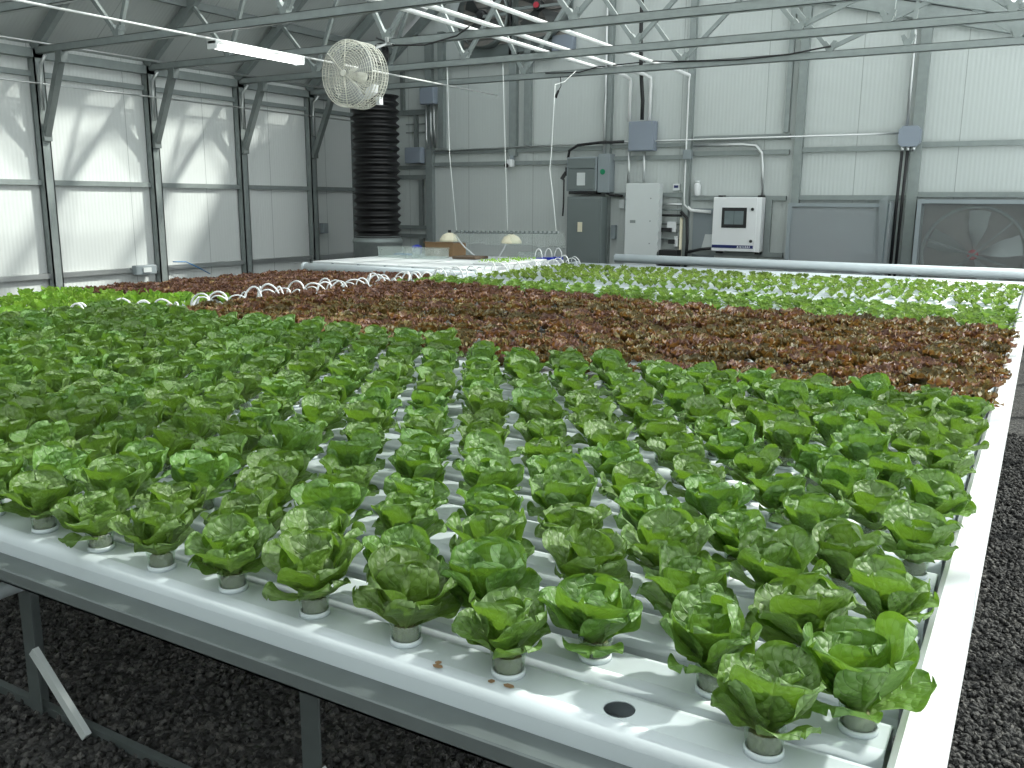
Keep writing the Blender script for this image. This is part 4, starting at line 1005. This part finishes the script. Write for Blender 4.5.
# spread the little leaves over the tray
nper = 4 * 3
for k in range(160):
    ox, oy = r.uniform(-5.22, -4.87), r.uniform(7.35, 8.25)
    for q in range(k * nper, (k + 1) * nper):
        v = b.v[q]; b.v[q] = (v[0] + ox, v[1] + oy, v[2] + TZ + .026)
so = obj('sprouts', b, M['lime'], t, recalc=False); so['kind'] = 'stuff'
lidb = MB(); lidb.box(-5.30, -5.05, 8.40, 8.62, TZ + .003, TZ + .09, .01); single('clear_box', lidb, M['clear'], 'small clear plastic tub near the right end of the table', 'plastic box')
for k in range(3):
    x = -4.97 + k * .0; y = 8.35 + .14 * k
    t = thing('looped_hose', (-4.98 + k * .06, y, TZ), 'white hose loop with blue fitting at the table end, %s of three' % ['left', 'middle', 'right'][k], 'hose', 'hose loops on the table')
    b = MB(); b.tube([(-5.03 + k * .06 + .05 * (1 - math.cos(a)), y, TZ + .03 + .11 * math.sin(a)) for a in np.linspace(0, PI, 10)], .006, 6); obj('loop', b, M['pipe_white'], t)
    b = MB(); b.box(-5.05 + k * .06, -4.92 + k * .06, y - .02, y + .02, TZ + .003, TZ + .035, .004); obj('fitting', b, M['blue'], t)
b = MB(); b.lathe([(.05, 0), (.07, .03), (.06, .09), (.03, .12)], (-6.98, 8.62, TZ + .001), 'z', 10); b.box(-7.05, -6.92, 8.58, 8.66, TZ + .05, TZ + .11, .02); single('blue_cloth', b, M['blue'], 'bright blue crumpled item at the back left of the table', 'cloth')
b = MB(); b.box(-8.6, -8.2, 9.35, 9.5, .9, .98, .01); 
b = MB(); b.box(-7.08, -6.84, 8.25, 8.35, TZ + .001, TZ + .025, .004); single('blue_tray', b, M['bluelt'], 'small light blue tray at the back left of the table', 'tray')

# hanging bar with film over the table
t = thing('hanging_bar', (-5.45, 8.37, 1.12), 'clear plastic curtain hanging from a thin rail above the table', 'curtain')
b = MB(); b.tube([(-6.2, 8.36, 1.235), (-4.72, 8.36, 1.262)], .011, 8); obj('rail', b, M['steel_dark'], t)
for k in range(24):
    b = MB(); x = -6.17 + k * .062; b.box(x - .006, x + .018, 8.345, 8.375, 1.228 + .001 * k, 1.262 + .001 * k); obj('clip', b, M['cabdark'], t)
b = MB(); n = 60; base = 0
for i in range(n + 1):
    x = -6.22 + 1.6 * i / n; yy = 8.36 + .02 * math.sin(i * .9) + .008 * math.sin(i * 2.3)
    for z in (1.245 + .0175 * (i / n), 1.18, 1.10 + .012 * math.sin(i * .5)): b.v.append((x, yy, z))
for i in range(n):
    for k in range(2): q = i * 3 + k; b.face([q, q + 1, q + 4, q + 3], None, True)
obj('film', b, M['clear'], t, recalc=False)
for k, (pts, lab) in enumerate((([(-6.32, 8.39, 3.31), (-6.30, 8.37, 3.2), (-6.27, 8.36, 2.2), (-6.17, 8.36, 1.25)], 'left'), ([(-5.52, 8.39, 3.31), (-5.50, 8.37, 3.1), (-5.46, 8.36, 2.2), (-5.42, 8.36, 1.26)], 'middle'), ([(-5.25, 9.80, 3.30), (-4.95, 8.9, 3.05), (-4.80, 8.37, 2.95), (-4.83, 8.36, 2.2), (-4.85, 8.36, 2.0), (-4.79, 8.36, 1.6), (-4.75, 8.36, 1.27)], 'right'))):
    b = MB(); b.tube(pts, .0045, 6); obj('cord', b, M['cord'], t)

# ------------------------------------------------------------------ loose gravel
r = np.random.RandomState(5)
ico = bmesh.new(); bmesh.ops.create_icosphere(ico, subdivisions=1, radius=1); ico.verts.index_update()
IV = np.array([v.co[:] for v in ico.verts]); IF = np.array([[v.index for v in f.verts] for f in ico.faces]); ico.free()
pts = []
def fill(n, x0, x1, y0, y1):
    c = 0
    while c < n:
        x, y = r.uniform(x0, x1), r.uniform(y0, y1)
        if visible((x, y, 0), 25): pts.append((x, y)); 
        c += 1
fill(15500, -4.9, -.5, -.1, 1.9); fill(2600, .16, .55, 1.2, 3.0); fill(2600, .12, .45, 3.0, 6.0)
n = len(pts); XY = np.array(pts)
S = r.uniform(.007, .017, (n, 1)) * r.uniform(.65, 1.2, (n, 3)); ang = r.uniform(0, 6.28, (n, 3))
V = IV[None] * (1 + .22 * r.uniform(-1, 1, (n, len(IV), 1))) * S[:, None, :]
for ax in range(3):
    c, s = np.cos(ang[:, ax])[:, None], np.sin(ang[:, ax])[:, None]; i, j = [(1, 2), (0, 2), (0, 1)][ax]
    a, b_ = V[:, :, i].copy(), V[:, :, j].copy(); V[:, :, i] = a * c - b_ * s; V[:, :, j] = a * s + b_ * c
V[:, :, 0] += XY[:, 0:1]; V[:, :, 1] += XY[:, 1:2]; V[:, :, 2] += r.uniform(.001, .010, (n, 1))
Fc = (IF[None] + (np.arange(n) * len(IV))[:, None, None]).reshape(-1, 3)
me = bpy.data.meshes.new('loose_gravel'); me.from_pydata(V.reshape(-1, 3).tolist(), [], Fc.tolist()); me.materials.append(M['stones']); me.update()
o = bpy.data.objects.new('loose_gravel', me); COL.objects.link(o); tag(o, 'dark loose gravel under and beside the beds', 'gravel', kind='stuff')

# ------------------------------------------------------------------ light
sd = Vector((1, .9, 1.1)).normalized()
sl = bpy.data.lights.new('sun', 'SUN'); sl.energy = 15.0; sl.angle = math.radians(3.0); sl.color = (1, .96, .88)
so = bpy.data.objects.new('sun', sl); COL.objects.link(so); so.rotation_euler = sd.to_track_quat('Z', 'Y').to_euler()
w = bpy.data.worlds.new('sky'); SC.world = w; w.use_nodes = True; nt = w.node_tree; nt.nodes.clear()
out = nt.nodes.new('ShaderNodeOutputWorld'); bg = nt.nodes.new('ShaderNodeBackground')
tc = nt.nodes.new('ShaderNodeTexCoord'); sx = nt.nodes.new('ShaderNodeSeparateXYZ'); nt.links.new(tc.outputs['Generated'], sx.inputs[0])
cr = ramp(nt, sx.outputs[2], [(0, (1.5, 1.58, 1.66)), (.25, (.72, .80, .90)), (.6, (.36, .43, .52)), (1, (.26, .34, .46))])
nt.links.new(cr, bg.inputs[0]); bg.inputs[1].default_value = 1.25; nt.links.new(bg.outputs[0], out.inputs[0])

SC.view_settings.view_transform = 'Standard'; SC.view_settings.look = 'None'; SC.view_settings.gamma = 1
SC.view_settings.use_curve_mapping = False
SC.view_settings.exposure = -0.22
SC.cycles.max_bounces = 8; SC.cycles.diffuse_bounces = 4; SC.cycles.transparent_max_bounces = 16
SC.cycles.caustics_reflective = False; SC.cycles.caustics_refractive = False
for o in bpy.data.objects:
    if '_w' in o: del o['_w']
